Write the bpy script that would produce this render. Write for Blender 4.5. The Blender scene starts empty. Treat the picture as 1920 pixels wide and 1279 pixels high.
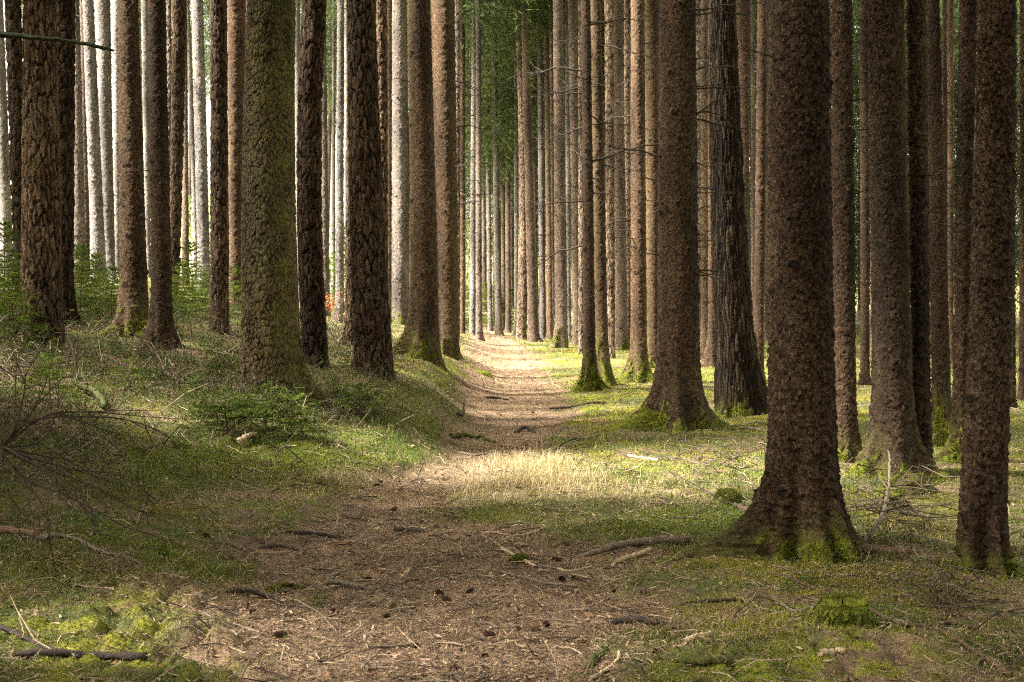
import bpy, math, random
import numpy as np
from mathutils import Vector

random.seed(11)
RNG = np.random.default_rng(11)
C = bpy.context.scene.collection
PI = math.pi

# ------------------------------------------------------------------ camera
CAM_Z, FPX, CX, CY, HOR = 1.6, 2400.0, 960.0, 639.5, 566.0
TH = math.atan((CY - HOR) / FPX)
cam_d = bpy.data.cameras.new("camera")
cam = bpy.data.objects.new("camera", cam_d)
C.objects.link(cam)
cam.location = (0, 0, CAM_Z)
cam.rotation_euler = (PI / 2 - TH, 0, 0)
cam_d.sensor_width = 36
cam_d.lens = FPX / 1920 * 36
cam_d.clip_end = 2000
cam_d.dof.use_dof = True
cam_d.dof.focus_distance = 13.5
cam_d.dof.aperture_fstop = 8
bpy.context.scene.camera = cam
sT, cT = math.sin(TH), math.cos(TH)

def ray(px, py):
    a, b = (px - CX) / FPX, (CY - py) / FPX
    return a, cT + b * sT, -sT + b * cT

def at_depth(px, py, d):
    rx, ry, rz = ray(px, py)
    k = d / ry
    return np.array([rx * k, d, CAM_Z + rz * k])

def proj(x, y, z):
    v = z - CAM_Z
    D = np.maximum(y * cT - v * sT, 0.3)
    return CX + FPX * x / D, CY - FPX * (v * cT + y * sT) / D

# ------------------------------------------------------------------ noise
def _h(ix, iy, s):
    n = (ix.astype(np.int64) * 374761393 + iy.astype(np.int64) * 668265263 + s * 974634777) & 0xFFFFFFFF
    n = ((n ^ (n >> 13)) * 1274126177) & 0xFFFFFFFF
    n = ((n ^ (n >> 16)) * 2246822519) & 0xFFFFFFFF
    return ((n ^ (n >> 15)) & 0xFFFFFF) / float(0xFFFFFF)

def vnoise(x, y, s=0):
    x = np.asarray(x, float); y = np.asarray(y, float)
    ix, iy = np.floor(x), np.floor(y)
    fx, fy = x - ix, y - iy
    fx = fx * fx * (3 - 2 * fx); fy = fy * fy * (3 - 2 * fy)
    a, b = _h(ix, iy, s), _h(ix + 1, iy, s)
    c, d = _h(ix, iy + 1, s), _h(ix + 1, iy + 1, s)
    return (a + (b - a) * fx) * (1 - fy) + (c + (d - c) * fx) * fy

def fbm(x, y, s=0, o=4):
    r, a, t = 0, 1, 0
    for i in range(o):
        r = r + a * vnoise(x * 2 ** i, y * 2 ** i, s + i * 17); t += a; a *= .5
    return r / t

def worley(x, y, s=0):
    ix, iy = np.floor(x), np.floor(y)
    best = np.full(np.shape(x), 9.0)
    cid = np.zeros(np.shape(x))
    for dx in (-1, 0, 1):
        for dy in (-1, 0, 1):
            cx, cy = ix + dx, iy + dy
            qx = cx + .15 + .7 * _h(cx, cy, s); qy = cy + .15 + .7 * _h(cx, cy, s + 5)
            d = np.hypot(x - qx, y - qy)
            m = d < best
            best = np.where(m, d, best); cid = np.where(m, _h(cx, cy, s + 9), cid)
    return best, cid

def sstep(a, b, x):
    t = np.clip((x - a) / (b - a), 0, 1)
    return t * t * (3 - 2 * t)

# ------------------------------------------------------------------ terrain heights (columns: bearing, rows: distance)
ROW = {
 -700: {0: .3, 4: .3, 6: .45, 8: .7, 10: .9, 12: 1.1, 15: 1.3, 20: 1.55, 30: 2.1, 40: 2.6, 60: 3.4, 90: 6, 140: 15, 250: 27},
 0:    {0: .0, 4: .0, 6: .05, 8: .3, 10: .6, 12.2: .87, 15: 1.12, 20: 1.4, 30: 2.0, 40: 2.5, 60: 3.2, 90: 6, 140: 15, 250: 27},
 250:  {0: 0, 4: 0, 6: 0, 8: .12, 10: .33, 12: .58, 15: .86, 18: 1.08, 20: 1.2, 25: 1.55, 30: 1.85, 40: 2.3, 60: 2.9, 90: 5.5, 140: 14, 250: 26},
 500:  {0: 0, 4: 0, 8: 0, 10: .05, 11.2: .14, 12.2: .38, 13.5: .57, 17: .75, 20: .88, 30: 1.4, 45: 1.75, 60: 2.0, 90: 4.2, 140: 12, 250: 25},
 690:  {0: 0, 4: 0, 10: 0, 11.6: .04, 12.4: .12, 13.5: .36, 16.5: .68, 20: .75, 30: .9, 45: 1.0, 60: 1.1, 90: 3, 140: 10, 250: 22},
 800:  {0: 0, 4: 0, 12.4: 0, 13.3: .06, 14.5: .2, 16.5: .4, 19: .54, 22: .63, 30: .7, 45: .8, 60: .85, 90: 2.4, 140: 9, 250: 20},
 865:  {0: 0, 4: 0, 14: 0, 17: .03, 20: .1, 23: .28, 27: .42, 35: .45, 45: .5, 60: .6, 90: 2.2, 140: 8, 250: 18},
 930:  {0: 0, 4: 0, 17: 0, 25: .04, 35: .1, 45: .2, 60: .25, 90: 2, 140: 8, 250: 18},
 1000: {0: 0, 4: 0, 17: 0, 25: .05, 35: .12, 45: .2, 60: .25, 90: 2, 140: 7, 250: 16},
 1100: {0: 0, 4: 0, 17: .02, 25: .06, 35: .14, 45: .2, 60: .25, 90: 1.6, 140: 6, 250: 14},
 1300: {0: 0, 4: 0, 10: .02, 17: .05, 25: .08, 45: .2, 60: .25, 90: 1.2, 140: 4, 250: 10},
 1600: {0: 0, 4: 0, 8: .0, 17: .02, 30: .08, 60: .25, 90: 1.0, 140: 3, 250: 8},
 1920: {0: 0, 4: 0, 8: 0, 17: 0, 30: .05, 60: .3, 90: 1.0, 140: 3, 250: 8},
 2700: {0: 0, 4: 0, 17: 0, 30: .05, 60: .3, 90: 1.0, 140: 3, 250: 8},
}
_cols = np.array(sorted(ROW), float)
_U = np.arange(-700, 2701, 10.0)
_D = np.exp(np.linspace(math.log(3.0), math.log(260), 400))
_tab = np.array([np.interp(_D, sorted(ROW[c]), [ROW[c][k] for k in sorted(ROW[c])]) for c in sorted(ROW)])
_F = np.array([np.interp(_U, _cols, _tab[:, j]) for j in range(len(_D))]).T
def _blur(a, ax, r):
    k = np.exp(-np.linspace(-2.2, 2.2, 2 * r + 1) ** 2); k /= k.sum()
    p = np.pad(a, [(r, r) if i == ax else (0, 0) for i in (0, 1)], mode='edge')
    return np.apply_along_axis(lambda v: np.convolve(v, k, 'valid'), ax, p)
_F = _blur(_blur(_F, 0, 5), 1, 5)

def h_base(x, y):
    yy = np.maximum(y, 4.0)
    u = np.clip((x * FPX / yy + CX + 700) / 10, 0, len(_U) - 1.001)
    v = np.clip((np.log(yy) - math.log(3.0)) / (math.log(260 / 3.0)) * (len(_D) - 1), 0, len(_D) - 1.001)
    i, j = u.astype(int), v.astype(int)
    fu, fv = u - i, v - j
    return (_F[i, j] * (1 - fu) + _F[i + 1, j] * fu) * (1 - fv) + (_F[i, j + 1] * (1 - fu) + _F[i + 1, j + 1] * fu) * fv

def blob(px, py, cx, cy, rx, ry):
    return np.exp(-((px - cx) / rx) ** 2 - ((py - cy) / ry) ** 2)

PATHC = [(560, 915, 20), (635, 922, 38), (660, 935, 72), (700, 950, 92), (750, 955, 108), (800, 955, 112), (850, 935, 122), (880, 850, 120), (920, 765, 120),
         (960, 745, 140), (1000, 780, 240), (1040, 830, 360), (1100, 810, 385), (1180, 800, 365), (1279, 790, 385), (1500, 800, 500), (4000, 800, 900)]
def path_mask(px, py, x, y):
    k = np.array(PATHC, float)
    c = np.interp(py, k[:, 0], k[:, 1]); w = np.interp(py, k[:, 0], k[:, 2])
    e = (np.abs(px - c) / w)
    n = (fbm(x * 2.2, y * 1.2, 3, 5) - .5) * 1.9
    return sstep(1.25, .72, e + n * .6)

def cushion_mask(px, py):
    m = blob(px, py, 180, 1210, 230, 90) + blob(px, py, 380, 1260, 70, 60) + blob(px, py, 1450, 1250, 200, 40) + .8 * blob(px, py, 1640, 1230, 120, 40) + .7 * blob(px, py, 340, 1120, 90, 18)
    return np.clip(m * 1.4, 0, 1)

def H(x, y):
    x = np.asarray(x, float); y = np.asarray(y, float)
    z = h_base(x, y)
    px, py = proj(x, np.maximum(y, 3.5), z)
    pm = path_mask(px, py, x, y)
    near = sstep(75, 30, y)
    left = sstep(840, 560, px) * sstep(1010, 840, py)
    a = (.052 + .045 * left) * (1 - .75 * pm) * near + .006
    z = z + a * (fbm(x * 1.6, y * 1.6, 40, 3) - .5) * 2
    z = z + (.018 + .016 * (1 - pm)) * (fbm(x * 6, y * 6, 61, 3) - .5) * sstep(30, 12, y)
    cm = cushion_mask(px, py) * sstep(12, 8, y)
    wx, wy = .12 * (fbm(x * 5, y * 5, 201, 2) - .5), .12 * (fbm(x * 5, y * 5, 202, 2) - .5)
    f1, _ = worley((x + wx) * 5.2, (y + wy) * 4.6, 8)
    f2, _ = worley(x * 9.5, y * 8.5, 18)
    z = z + cm * (.055 * np.clip(1 - (f1 / .62) ** 2, 0, 1) * (.3 + 1.3 * vnoise(x * 2.3, y * 2.3, 5)) + .024 * np.clip(1 - (f2 / .6) ** 2, 0, 1))
    # worn dip along the path
    z = z - .05 * pm * sstep(45, 10, y)
    return z

def h1(x, y):
    return float(H(np.array([x]), np.array([y]))[0])

def ground(px, py):
    """where the line of sight through a pixel meets the terrain"""
    d = np.concatenate([np.linspace(3.6, 20, 700), np.linspace(20, 120, 1000)])
    rx, ry, rz = ray(px, py)
    k = d / ry
    x, z = rx * k, CAM_Z + rz * k
    g = H(x, d)
    i = int(np.argmax(z <= g)) if (z <= g).any() else len(d) - 1
    return np.array([x[i], d[i], g[i]])

# ------------------------------------------------------------------ meshes
def np_mesh(name, V, loops, starts, attrs=None, smooth=False):
    me = bpy.data.meshes.new(name)
    V = np.ascontiguousarray(V, np.float32)
    me.vertices.add(len(V)); me.vertices.foreach_set('co', V.ravel())
    me.loops.add(len(loops)); me.loops.foreach_set('vertex_index', np.ascontiguousarray(loops, np.int32))
    me.polygons.add(len(starts)); me.polygons.foreach_set('loop_start', np.ascontiguousarray(starts, np.int32))
    me.polygons.foreach_set('use_smooth', np.full(len(starts), smooth, bool))
    for k, a in (attrs or {}).items():
        a = np.asarray(a, np.float32)
        if a.ndim == 1:
            at = me.attributes.new(k, 'FLOAT', 'POINT'); at.data.foreach_set('value', np.ascontiguousarray(a))
        else:
            if a.shape[1] == 3:
                a = np.concatenate([a, np.ones((len(a), 1), np.float32)], 1)
            at = me.attributes.new(k, 'FLOAT_COLOR', 'POINT'); at.data.foreach_set('color', np.ascontiguousarray(a).ravel())
    me.update(calc_edges=True)
    return me

def link(name, me, m=None, parent=None, loc=None):
    o = bpy.data.objects.new(name, me)
    C.objects.link(o)
    if m is not None and me is not None:
        if not me.materials: me.materials.append(m)
    if parent is not None: o.parent = parent
    if loc is not None: o.location = loc
    return o

def tag(o, label=None, cat=None, group=None, kind=None):
    if label: o['label'] = label
    if cat: o['category'] = cat
    if group: o['group'] = group
    if kind: o['kind'] = kind
    return o

def grid_loops(nr, ns, closed=True):
    i = np.arange(nr - 1)[:, None] * ns
    j = np.arange(ns if closed else ns - 1)[None, :]
    j2 = (j + 1) % ns
    q = np.stack([i + j, i + j2, i + ns + j2, i + ns + j], -1).reshape(-1, 4)
    return q

def tube_arrays(pts, rad, ns=6, seed=0, rough=.0, cap=True):
    P = np.asarray(pts, float); R = np.asarray(rad, float)
    n = len(P)
    T = np.gradient(P, axis=0); T /= np.linalg.norm(T, axis=1)[:, None] + 1e-9
    ref = np.array([0, 0, 1.0]) if abs(T[:, 2]).mean() < .8 else np.array([1.0, 0, 0])
    S = np.cross(T, ref); S /= np.linalg.norm(S, axis=1)[:, None] + 1e-9
    U = np.cross(S, T)
    a = np.arange(ns) / ns * 2 * PI
    r = R[:, None] * (1 + rough * (np.random.default_rng(abs(int(seed))).random((n, ns)) - .5) * 2)
    V = P[:, None] + (np.cos(a)[None, :, None] * S[:, None] + np.sin(a)[None, :, None] * U[:, None]) * r[..., None]
    V = V.reshape(-1, 3)
    q = grid_loops(n, ns)
    faces = [q]
    return V, q

def smooth_line(pts, n):
    """Catmull-Rom through pts"""
    P = np.asarray(pts, float)
    if len(P) == 2:
        t = np.linspace(0, 1, n)[:, None]
        return P[0] * (1 - t) + P[1] * t
    Q = np.vstack([2 * P[0] - P[1], P, 2 * P[-1] - P[-2]])
    m = len(P) - 1
    out = []
    for t in np.linspace(0, m - 1e-6, n):
        i = int(t); f = t - i
        a, b, c, d = Q[i], Q[i + 1], Q[i + 2], Q[i + 3]
        out.append(.5 * (2 * b + (c - a) * f + (2 * a - 5 * b + 4 * c - d) * f * f + (3 * b - a - 3 * c + d) * f ** 3))
    return np.array(out)

class Acc:
    """collects tubes / quads into one mesh"""
    def __init__(s): s.V = []; s.Q = []; s.n = 0; s.col = []
    def add(s, V, q, col=None):
        s.V.append(V); s.Q.append(q + s.n); s.n += len(V)
        s.col.append(np.tile(np.array(col if col is not None else (1, 1, 1), float), (len(V), 1)))
    def tube(s, pts, rad, ns=6, seed=0, rough=.15, col=None):
        V, q = tube_arrays(pts, rad, ns, seed, rough)
        s.add(V, q, col)
        # end caps, as quads that share a centre line (ns is even)
        for base in (0, len(V) - ns):
            ring = np.arange(ns) + base
            cq = [[ring[0], ring[i], ring[i + 1], ring[i + 2]] for i in range(1, ns - 2, 2)]
            s.Q.append(np.array(cq) + s.n - len(V))
    def mesh(s, name, smooth=True):
        V = np.vstack(s.V); Q = np.vstack(s.Q)
        return np_mesh(name, V, Q.ravel(), np.arange(len(Q)) * 4, {'col': np.vstack(s.col)}, smooth)

def blades_mesh(name, P, h, w, az, lean, col, up=None, face=None):
    """N grass-like blades: a quad and a tip"""
    n = len(P)
    if up is None: up = np.tile(np.array([0, 0, 1.0]), (n, 1))
    d = np.stack([np.cos(az), np.sin(az), np.zeros(n)], 1)
    fa = az + PI / 2 if face is None else face
    s = np.stack([np.cos(fa), np.sin(fa), np.zeros(n)], 1) * (w / 2)[:, None]
    hh, ll = h[:, None], lean[:, None]
    k = 1 / np.sqrt(1 + ll ** 2 * .5)
    p1 = P + up * hh * .55 * k + d * hh * ll * .28 * k
    p2 = P + up * hh * np.maximum(1 - .25 * ll, .15) * k + d * hh * ll * .95 * k
    V = np.stack([P - s, P + s, p1 - s * .8, p1 + s * .8, p2], 1).reshape(-1, 3)
    b = np.arange(n)[:, None] * 5
    L = (b + np.array([0, 1, 3, 2, 2, 3, 4])[None]).ravel()
    st = (np.arange(n)[:, None] * 7 + np.array([0, 4])[None]).ravel()
    return np_mesh(name, V, L, st, {'col': np.repeat(col, 5, 0)}, True)

def flakes_mesh(name, P, ln, w, az, tilt, col, roll=None):
    n = len(P)
    d = np.stack([np.cos(az) * np.cos(tilt), np.sin(az) * np.cos(tilt), np.sin(tilt)], 1) * (ln / 2)[:, None]
    s = np.stack([-np.sin(az), np.cos(az), (roll if roll is not None else np.zeros(n))], 1) * (w / 2)[:, None]
    V = np.stack([P - d - s * .6, P - d * .3 + s, P + d + s * .3, P + d * .4 - s], 1).reshape(-1, 3)
    L = np.arange(n * 4)
    return np_mesh(name, V, L, np.arange(n) * 4, {'col': np.repeat(col, 4, 0)}, False)

# ------------------------------------------------------------------ materials
class NT:
    def __init__(s, name):
        s.m = bpy.data.materials.new(name); s.m.use_nodes = True
        s.t = s.m.node_tree; s.t.nodes.clear()
        s.out = s.t.nodes.new('ShaderNodeOutputMaterial')
    def n(s, typ, **kw):
        x = s.t.nodes.new(typ)
        for k, v in kw.items(): setattr(x, k, v)
        return x
    def l(s, a, b): s.t.links.new(a, b)
    def put(s, sock, v):
        if hasattr(v, 'is_linked') or isinstance(v, bpy.types.NodeSocket): s.l(v, sock)
        else: sock.default_value = v
    def math(s, op, a, b=0.0, c=None, clamp=False):
        x = s.n('ShaderNodeMath', operation=op, use_clamp=clamp)
        s.put(x.inputs[0], a); s.put(x.inputs[1], b)
        if c is not None: s.put(x.inputs[2], c)
        return x.outputs[0]
    def vec(s, op, a, b):
        x = s.n('ShaderNodeVectorMath', operation=op)
        s.put(x.inputs[0], a); s.put(x.inputs[1], b)
        return x.outputs[0]
    def mix(s, f, a, b, typ='MIX'):
        x = s.n('ShaderNodeMix', data_type='RGBA', blend_type=typ)
        s.put(x.inputs[0], f); s.put(x.inputs[6], a); s.put(x.inputs[7], b)
        return x.outputs[2]
    def step(s, v, a, b, lo=0.0, hi=1.0):
        x = s.n('ShaderNodeMapRange', interpolation_type='SMOOTHSTEP')
        s.put(x.inputs[0], v); x.inputs[1].default_value = a; x.inputs[2].default_value = b
        x.inputs[3].default_value = lo; x.inputs[4].default_value = hi
        return x.outputs[0]
    def noise(s, co, scale, detail=4, rough=.55, out=0):
        x = s.n('ShaderNodeTexNoise'); s.l(co, x.inputs['Vector'])
        x.inputs['Scale'].default_value = scale; x.inputs['Detail'].default_value = detail; x.inputs['Roughness'].default_value = rough
        return x.outputs[out]
    def voro(s, co, scale, feature='F1', rnd=1.0):
        x = s.n('ShaderNodeTexVoronoi', feature=feature); s.l(co, x.inputs['Vector'])
        x.inputs['Scale'].default_value = scale; x.inputs['Randomness'].default_value = rnd
        return x
    def attr(s, name, typ='GEOMETRY'):
        return s.n('ShaderNodeAttribute', attribute_name=name, attribute_type=typ)
    def scaled(s, co, sc): return s.vec('MULTIPLY', co, sc)
    def bsdf(s, col, rough=.85, spec=.25, normal=None):
        b = s.n('ShaderNodeBsdfPrincipled')
        s.put(b.inputs['Base Color'], col); s.put(b.inputs['Roughness'], rough)
        b.inputs['Specular IOR Level'].default_value = spec
        if normal is not None: s.l(normal, b.inputs['Normal'])
        return b.outputs[0]
    def done(s, sh, disp=None, dscale=.01, mid=.5):
        s.l(sh, s.out.inputs[0])
        if disp is not None:
            d = s.n('ShaderNodeDisplacement'); s.l(disp, d.inputs[0])
            d.inputs['Midlevel'].default_value = mid; d.inputs['Scale'].default_value = dscale
            s.l(d.outputs[0], s.out.inputs[2]); s.m.displacement_method = 'BOTH'
        return s.m

def rgb(r, g, b): return (r, g, b, 1)

def bark(name, kind):
    t = NT(name)
    oc = t.n('ShaderNodeTexCoord').outputs['Object']
    rnd = t.n('ShaderNodeObjectInfo').outputs['Random']
    cx = t.n('ShaderNodeCombineXYZ'); r50 = t.math('MULTIPLY', rnd, 57.0)
    for i in range(3): t.l(r50, cx.inputs[i])
    co = t.vec('ADD', oc, cx.outputs[0])
    bk = t.vec('ADD', t.attr('bark').outputs['Vector'], cx.outputs[0])
    wn = t.n('ShaderNodeTexNoise'); t.l(co, wn.inputs['Vector']); wn.inputs['Scale'].default_value = 9 if kind != 'furrow' else 3.5; wn.inputs['Detail'].default_value = 3
    warp = t.vec('SUBTRACT', wn.outputs['Color'], (.5, .5, .5))
    wamt = {'spruce': .012, 'pine': .065, 'furrow': .08, 'lichen': .06}[kind]
    w2 = t.vec('SUBTRACT', t.noise(co, 42, 3, .6, 1), (.5, .5, .5))
    wsum = t.vec('ADD', t.scaled(warp, (wamt,) * 3), t.scaled(w2, (.020 if kind == 'spruce' else .032,) * 3))
    cow = t.vec('ADD', bk, wsum)
    big = t.noise(t.scaled(co, (1, 1, .35)), 2.2, 3)
    fine = t.noise(co, 95, 4, .65)
    mid = t.noise(co, 26, 3)
    def cells(scale, zs, tilt):
        """flaky plates: each cell has its own level and lean, so its edges stand proud or sink"""
        v = t.scaled(cow, (1, zs, 1))
        vf = t.voro(v, scale, 'F1'); vf.voronoi_dimensions = '2D'
        ve = t.voro(v, scale, 'DISTANCE_TO_EDGE'); ve.voronoi_dimensions = '2D'
        sp = t.n('ShaderNodeSeparateColor'); t.l(vf.outputs['Color'], sp.inputs[0])
        loc = t.vec('SUBTRACT', t.scaled(v, (scale, scale, 0)), t.scaled(vf.outputs['Position'], (scale, scale, 0)))
        rv = t.vec('SUBTRACT', vf.outputs['Color'], (.5, .75, .5))
        dn = t.n('ShaderNodeVectorMath', operation='DOT_PRODUCT'); t.l(loc, dn.inputs[0]); t.l(rv, dn.inputs[1])
        h = t.math('MULTIPLY_ADD', dn.outputs['Value'], tilt, t.math('MULTIPLY', sp.outputs[2], .55))
        return h, ve.outputs['Distance'], sp.outputs[0], sp.outputs[1]
    if kind == 'spruce':
        h1_, e1, cr, cg = cells(39, .74, 1.0)
        h2_, e2, c2, c3 = cells(90, .7, .9)
        hgt = t.math('ADD', t.math('MULTIPLY', h1_, .8), t.math('MULTIPLY', h2_, .35))
        hgt = t.math('ADD', hgt, t.math('MULTIPLY', fine, .36))
        hgt = t.math('ADD', hgt, t.math('MULTIPLY', mid, .35))
        base = t.mix(t.step(big, .35, .68), rgb(.105, .056, .034), rgb(.130, .088, .060))
        base = t.mix(t.step(cg, .40, 1.0, 0, .85), base, rgb(.26, .195, .145))
        base = t.mix(t.step(cr, .45, .9, 0, .80), base, rgb(.050, .026, .016))
        base = t.mix(t.step(c2, .60, 1.0, 0, .7), base, rgb(.045, .024, .015))
        base = t.mix(t.step(c3, .70, 1.0, 0, .5), base, rgb(.34, .27, .21))
        base = t.mix(t.step(mid, .5, .75, 0, .45), base, rgb(.090, .044, .026))
        crack = t.math('MULTIPLY', t.math('SUBTRACT', 1.0, t.step(e1, .0, .12)), t.step(t.noise(co, 18, 3), .36, .56))
        col = t.mix(t.math('MULTIPLY', crack, .85), base, rgb(.020, .012, .008))
        kn = t.voro(t.scaled(co, (1, 1, 1.0)), 4.2, 'F1')
        kd = t.math('ADD', kn.outputs['Distance'], t.math('MULTIPLY', mid, .10))
        knot = t.step(kd, .15, .20, 1, 0)
        col = t.mix(t.math('MULTIPLY', knot, .9), col, rgb(.018, .012, .009))
        hgt = t.math('ADD', hgt, t.math('MULTIPLY', t.step(kd, .14, .30, 1, 0), .6))
        ds = .028
    elif kind in ('pine', 'lichen'):
        sc, zs = (16, .25) if kind == 'pine' else (25, .42)
        h1_, ev, cr, cg = cells(sc, zs, .5)
        h2_, e2, c2, c3 = cells(sc * 2.6, zs * .9, .8)
        ed = t.math('ADD', ev, t.math('MULTIPLY', t.math('SUBTRACT', mid, .5), .30))
        ed = t.math('ADD', ed, t.math('MULTIPLY', t.math('SUBTRACT', t.noise(co, 6, 2), .42), .30))
        e = t.step(ed, .0, .22)
        hgt = t.math('MULTIPLY', e, t.math('MULTIPLY_ADD', h1_, .6, .8))
        hgt = t.math('ADD', hgt, t.math('MULTIPLY', h2_, .40))
        hgt = t.math('ADD', hgt, t.math('MULTIPLY', fine, .42))
        if kind == 'pine':
            base = t.mix(t.step(big, .35, .65), rgb(.115, .068, .046), rgb(.155, .108, .078))
            base = t.mix(t.step(cg, .35, .95, 0, .7), base, rgb(.235, .175, .132))
            base = t.mix(t.step(c2, .45, 1, 0, .8), base, rgb(.070, .036, .023))
            base = t.mix(t.step(c3, .5, 1, 0, .75), base, rgb(.33, .255, .20))
        else:
            base = t.mix(t.step(big, .35, .65), rgb(.085, .060, .038), rgb(.13, .105, .068))
            base = t.mix(t.step(cg, .3, .9, 0, .6), base, rgb(.19, .165, .115))
            base = t.mix(t.step(c2, .5, 1, 0, .5), base, rgb(.060, .045, .026))
        col = t.mix(t.math('SUBTRACT', 1.0, t.step(ed, .0, .14)), base, rgb(.012, .008, .006))
        ds = .030 if kind == 'pine' else .018
    else:
        h1_, ev, cr, cg = cells(25, .085, .35)
        ed = t.math('ADD', ev, t.math('MULTIPLY', t.math('SUBTRACT', mid, .5), .16))
        e = t.step(ed, .02, .34)
        hgt = t.math('ADD', t.math('MULTIPLY', e, t.math('MULTIPLY_ADD', cr, .6, .6)), t.math('MULTIPLY', mid, .3))
        hgt = t.math('ADD', hgt, t.math('MULTIPLY', fine, .2))
        base = t.mix(t.step(cg, .2, .9), rgb(.075, .054, .040), rgb(.165, .130, .098))
        col = t.mix(t.math('SUBTRACT', 1.0, t.step(ed, .03, .22)), base, rgb(.028, .019, .014))
        ds = .030
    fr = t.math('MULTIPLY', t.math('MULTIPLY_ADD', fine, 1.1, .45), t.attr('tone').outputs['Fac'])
    col = t.mix(1.0, col, fr, 'MULTIPLY')
    col = t.mix(1.0, col, rgb(1.0, .925, .735), 'MULTIPLY')
    patch = t.noise(t.scaled(co, (1, 1, .28)), 1.7, 4, .6)
    col = t.mix(1.0, col, t.step(patch, .28, .72, .50, 1.38), 'MULTIPLY')
    lich = t.math('MULTIPLY', t.step(t.noise(t.scaled(co, (1, 1, .6)), 5.5, 5, .7), .56, .70), .45)
    col = t.mix(lich, col, t.mix(1.0, col, rgb(1.25, 1.45, 1.35), 'MULTIPLY'))
    pale = t.step(t.attr('tone').outputs['Fac'], .75, 1.5, 0, .85)  # on the sunlit trunks, sunlight is put into the bark as a paler tone
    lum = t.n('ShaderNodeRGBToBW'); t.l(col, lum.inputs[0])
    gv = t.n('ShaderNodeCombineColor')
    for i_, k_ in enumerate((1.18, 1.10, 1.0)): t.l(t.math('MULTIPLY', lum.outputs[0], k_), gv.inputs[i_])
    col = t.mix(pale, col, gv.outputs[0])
    # green algae and moss grown on the bark
    al = t.attr('algae').outputs['Fac']
    an = t.step(t.noise(co, 7, 5, .7), .34, .62)
    col = t.mix(t.math('MULTIPLY', al, an), col, t.mix(mid, rgb(.058, .062, .012), rgb(.17, .16, .04)))
    ms = t.attr('moss').outputs['Fac']
    mn = t.step(t.math('ADD', ms, t.math('MULTIPLY', t.math('SUBTRACT', t.noise(co, 14, 4), .5), .9)), .35, .6)
    col = t.mix(mn, col, t.mix(t.noise(co, 30, 3), rgb(.055, .072, .010), rgb(.21, .215, .026)))
    sh = t.bsdf(col, .9, .12)
    return t.done(sh, hgt, ds, {'spruce': .78, 'pine': .95, 'lichen': .95, 'furrow': .7}[kind])

M = {k: bark('bark_' + k, k) for k in ('spruce', 'pine', 'furrow', 'lichen')}

def leafy(name, transl=.3, rough=.6, spec=.3):
    t = NT(name)
    col = t.attr('col').outputs['Color']
    a = t.bsdf(col, rough, spec)
    tr = t.n('ShaderNodeBsdfTranslucent'); t.l(col, tr.inputs[0])
    mx = t.n('ShaderNodeMixShader'); mx.inputs[0].default_value = transl
    t.l(a, mx.inputs[1]); t.l(tr.outputs[0], mx.inputs[2])
    return t.done(mx.outputs[0])
M['blade'] = leafy('blade', .3, .7, .12)
M['needle'] = leafy('needle', .25, .7, .08)

def plain_col(name, rough=.9, bump=0.0, bscale=60, var=.5):
    t = NT(name)
    oc = t.n('ShaderNodeTexCoord').outputs['Object']
    col = t.attr('col').outputs['Color']
    n = t.noise(oc, bscale, 4, .65)
    col = t.mix(1.0, col, t.math('MULTIPLY_ADD', n, var * 2, 1 - var), 'MULTIPLY')
    nm = None
    if bump:
        b = t.n('ShaderNodeBump'); b.inputs['Strength'].default_value = bump; b.inputs['Distance'].default_value = .02
        t.l(n, b.inputs['Height']); nm = b.outputs[0]
    return t.done(t.bsdf(col, rough, .15, nm))
M['litter'] = plain_col('litter', .9)
M['wood'] = plain_col('dead_wood', .85, .6, 70, .55)

def soil_mat():
    t = NT('soil')
    oc = t.n('ShaderNodeTexCoord').outputs['Object']
    col = t.attr('col').outputs['Color']
    n1 = t.noise(oc, 9, 6, .65); n2 = t.noise(oc, 55, 5, .7)
    v = t.voro(oc, 45, 'F1')
    col = t.mix(1.0, col, t.math('MULTIPLY_ADD', n2, 1.1, .45), 'MULTIPLY')
    col = t.mix(t.step(n1, .55, .75, 0, .5), col, t.mix(1.0, col, rgb(.45, .42, .38), 'MULTIPLY'))
    h = t.math('ADD', t.math('MULTIPLY', n2, 1.0), t.math('MULTIPLY', v.outputs['Distance'], .6))
    b = t.n('ShaderNodeBump'); b.inputs['Strength'].default_value = .9; b.inputs['Distance'].default_value = .03
    t.l(h, b.inputs['Height'])
    return t.done(t.bsdf(col, .95, .1, b.outputs[0]))
M['soil'] = soil_mat()

# ------------------------------------------------------------------ ground cover: what grows where
BROWN = np.array([.275, .182, .112]); TAN = np.array([.38, .26, .15]); DARK = np.array([.045, .03, .02])
MOSSY = np.array([.27, .255, .036]); MOSSG = np.array([.120, .145, .018]); GRASS = np.array([.085, .115, .022]); STRAW = np.array([.54, .42, .235])
OLIVE = np.array([.10, .10, .04])

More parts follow.
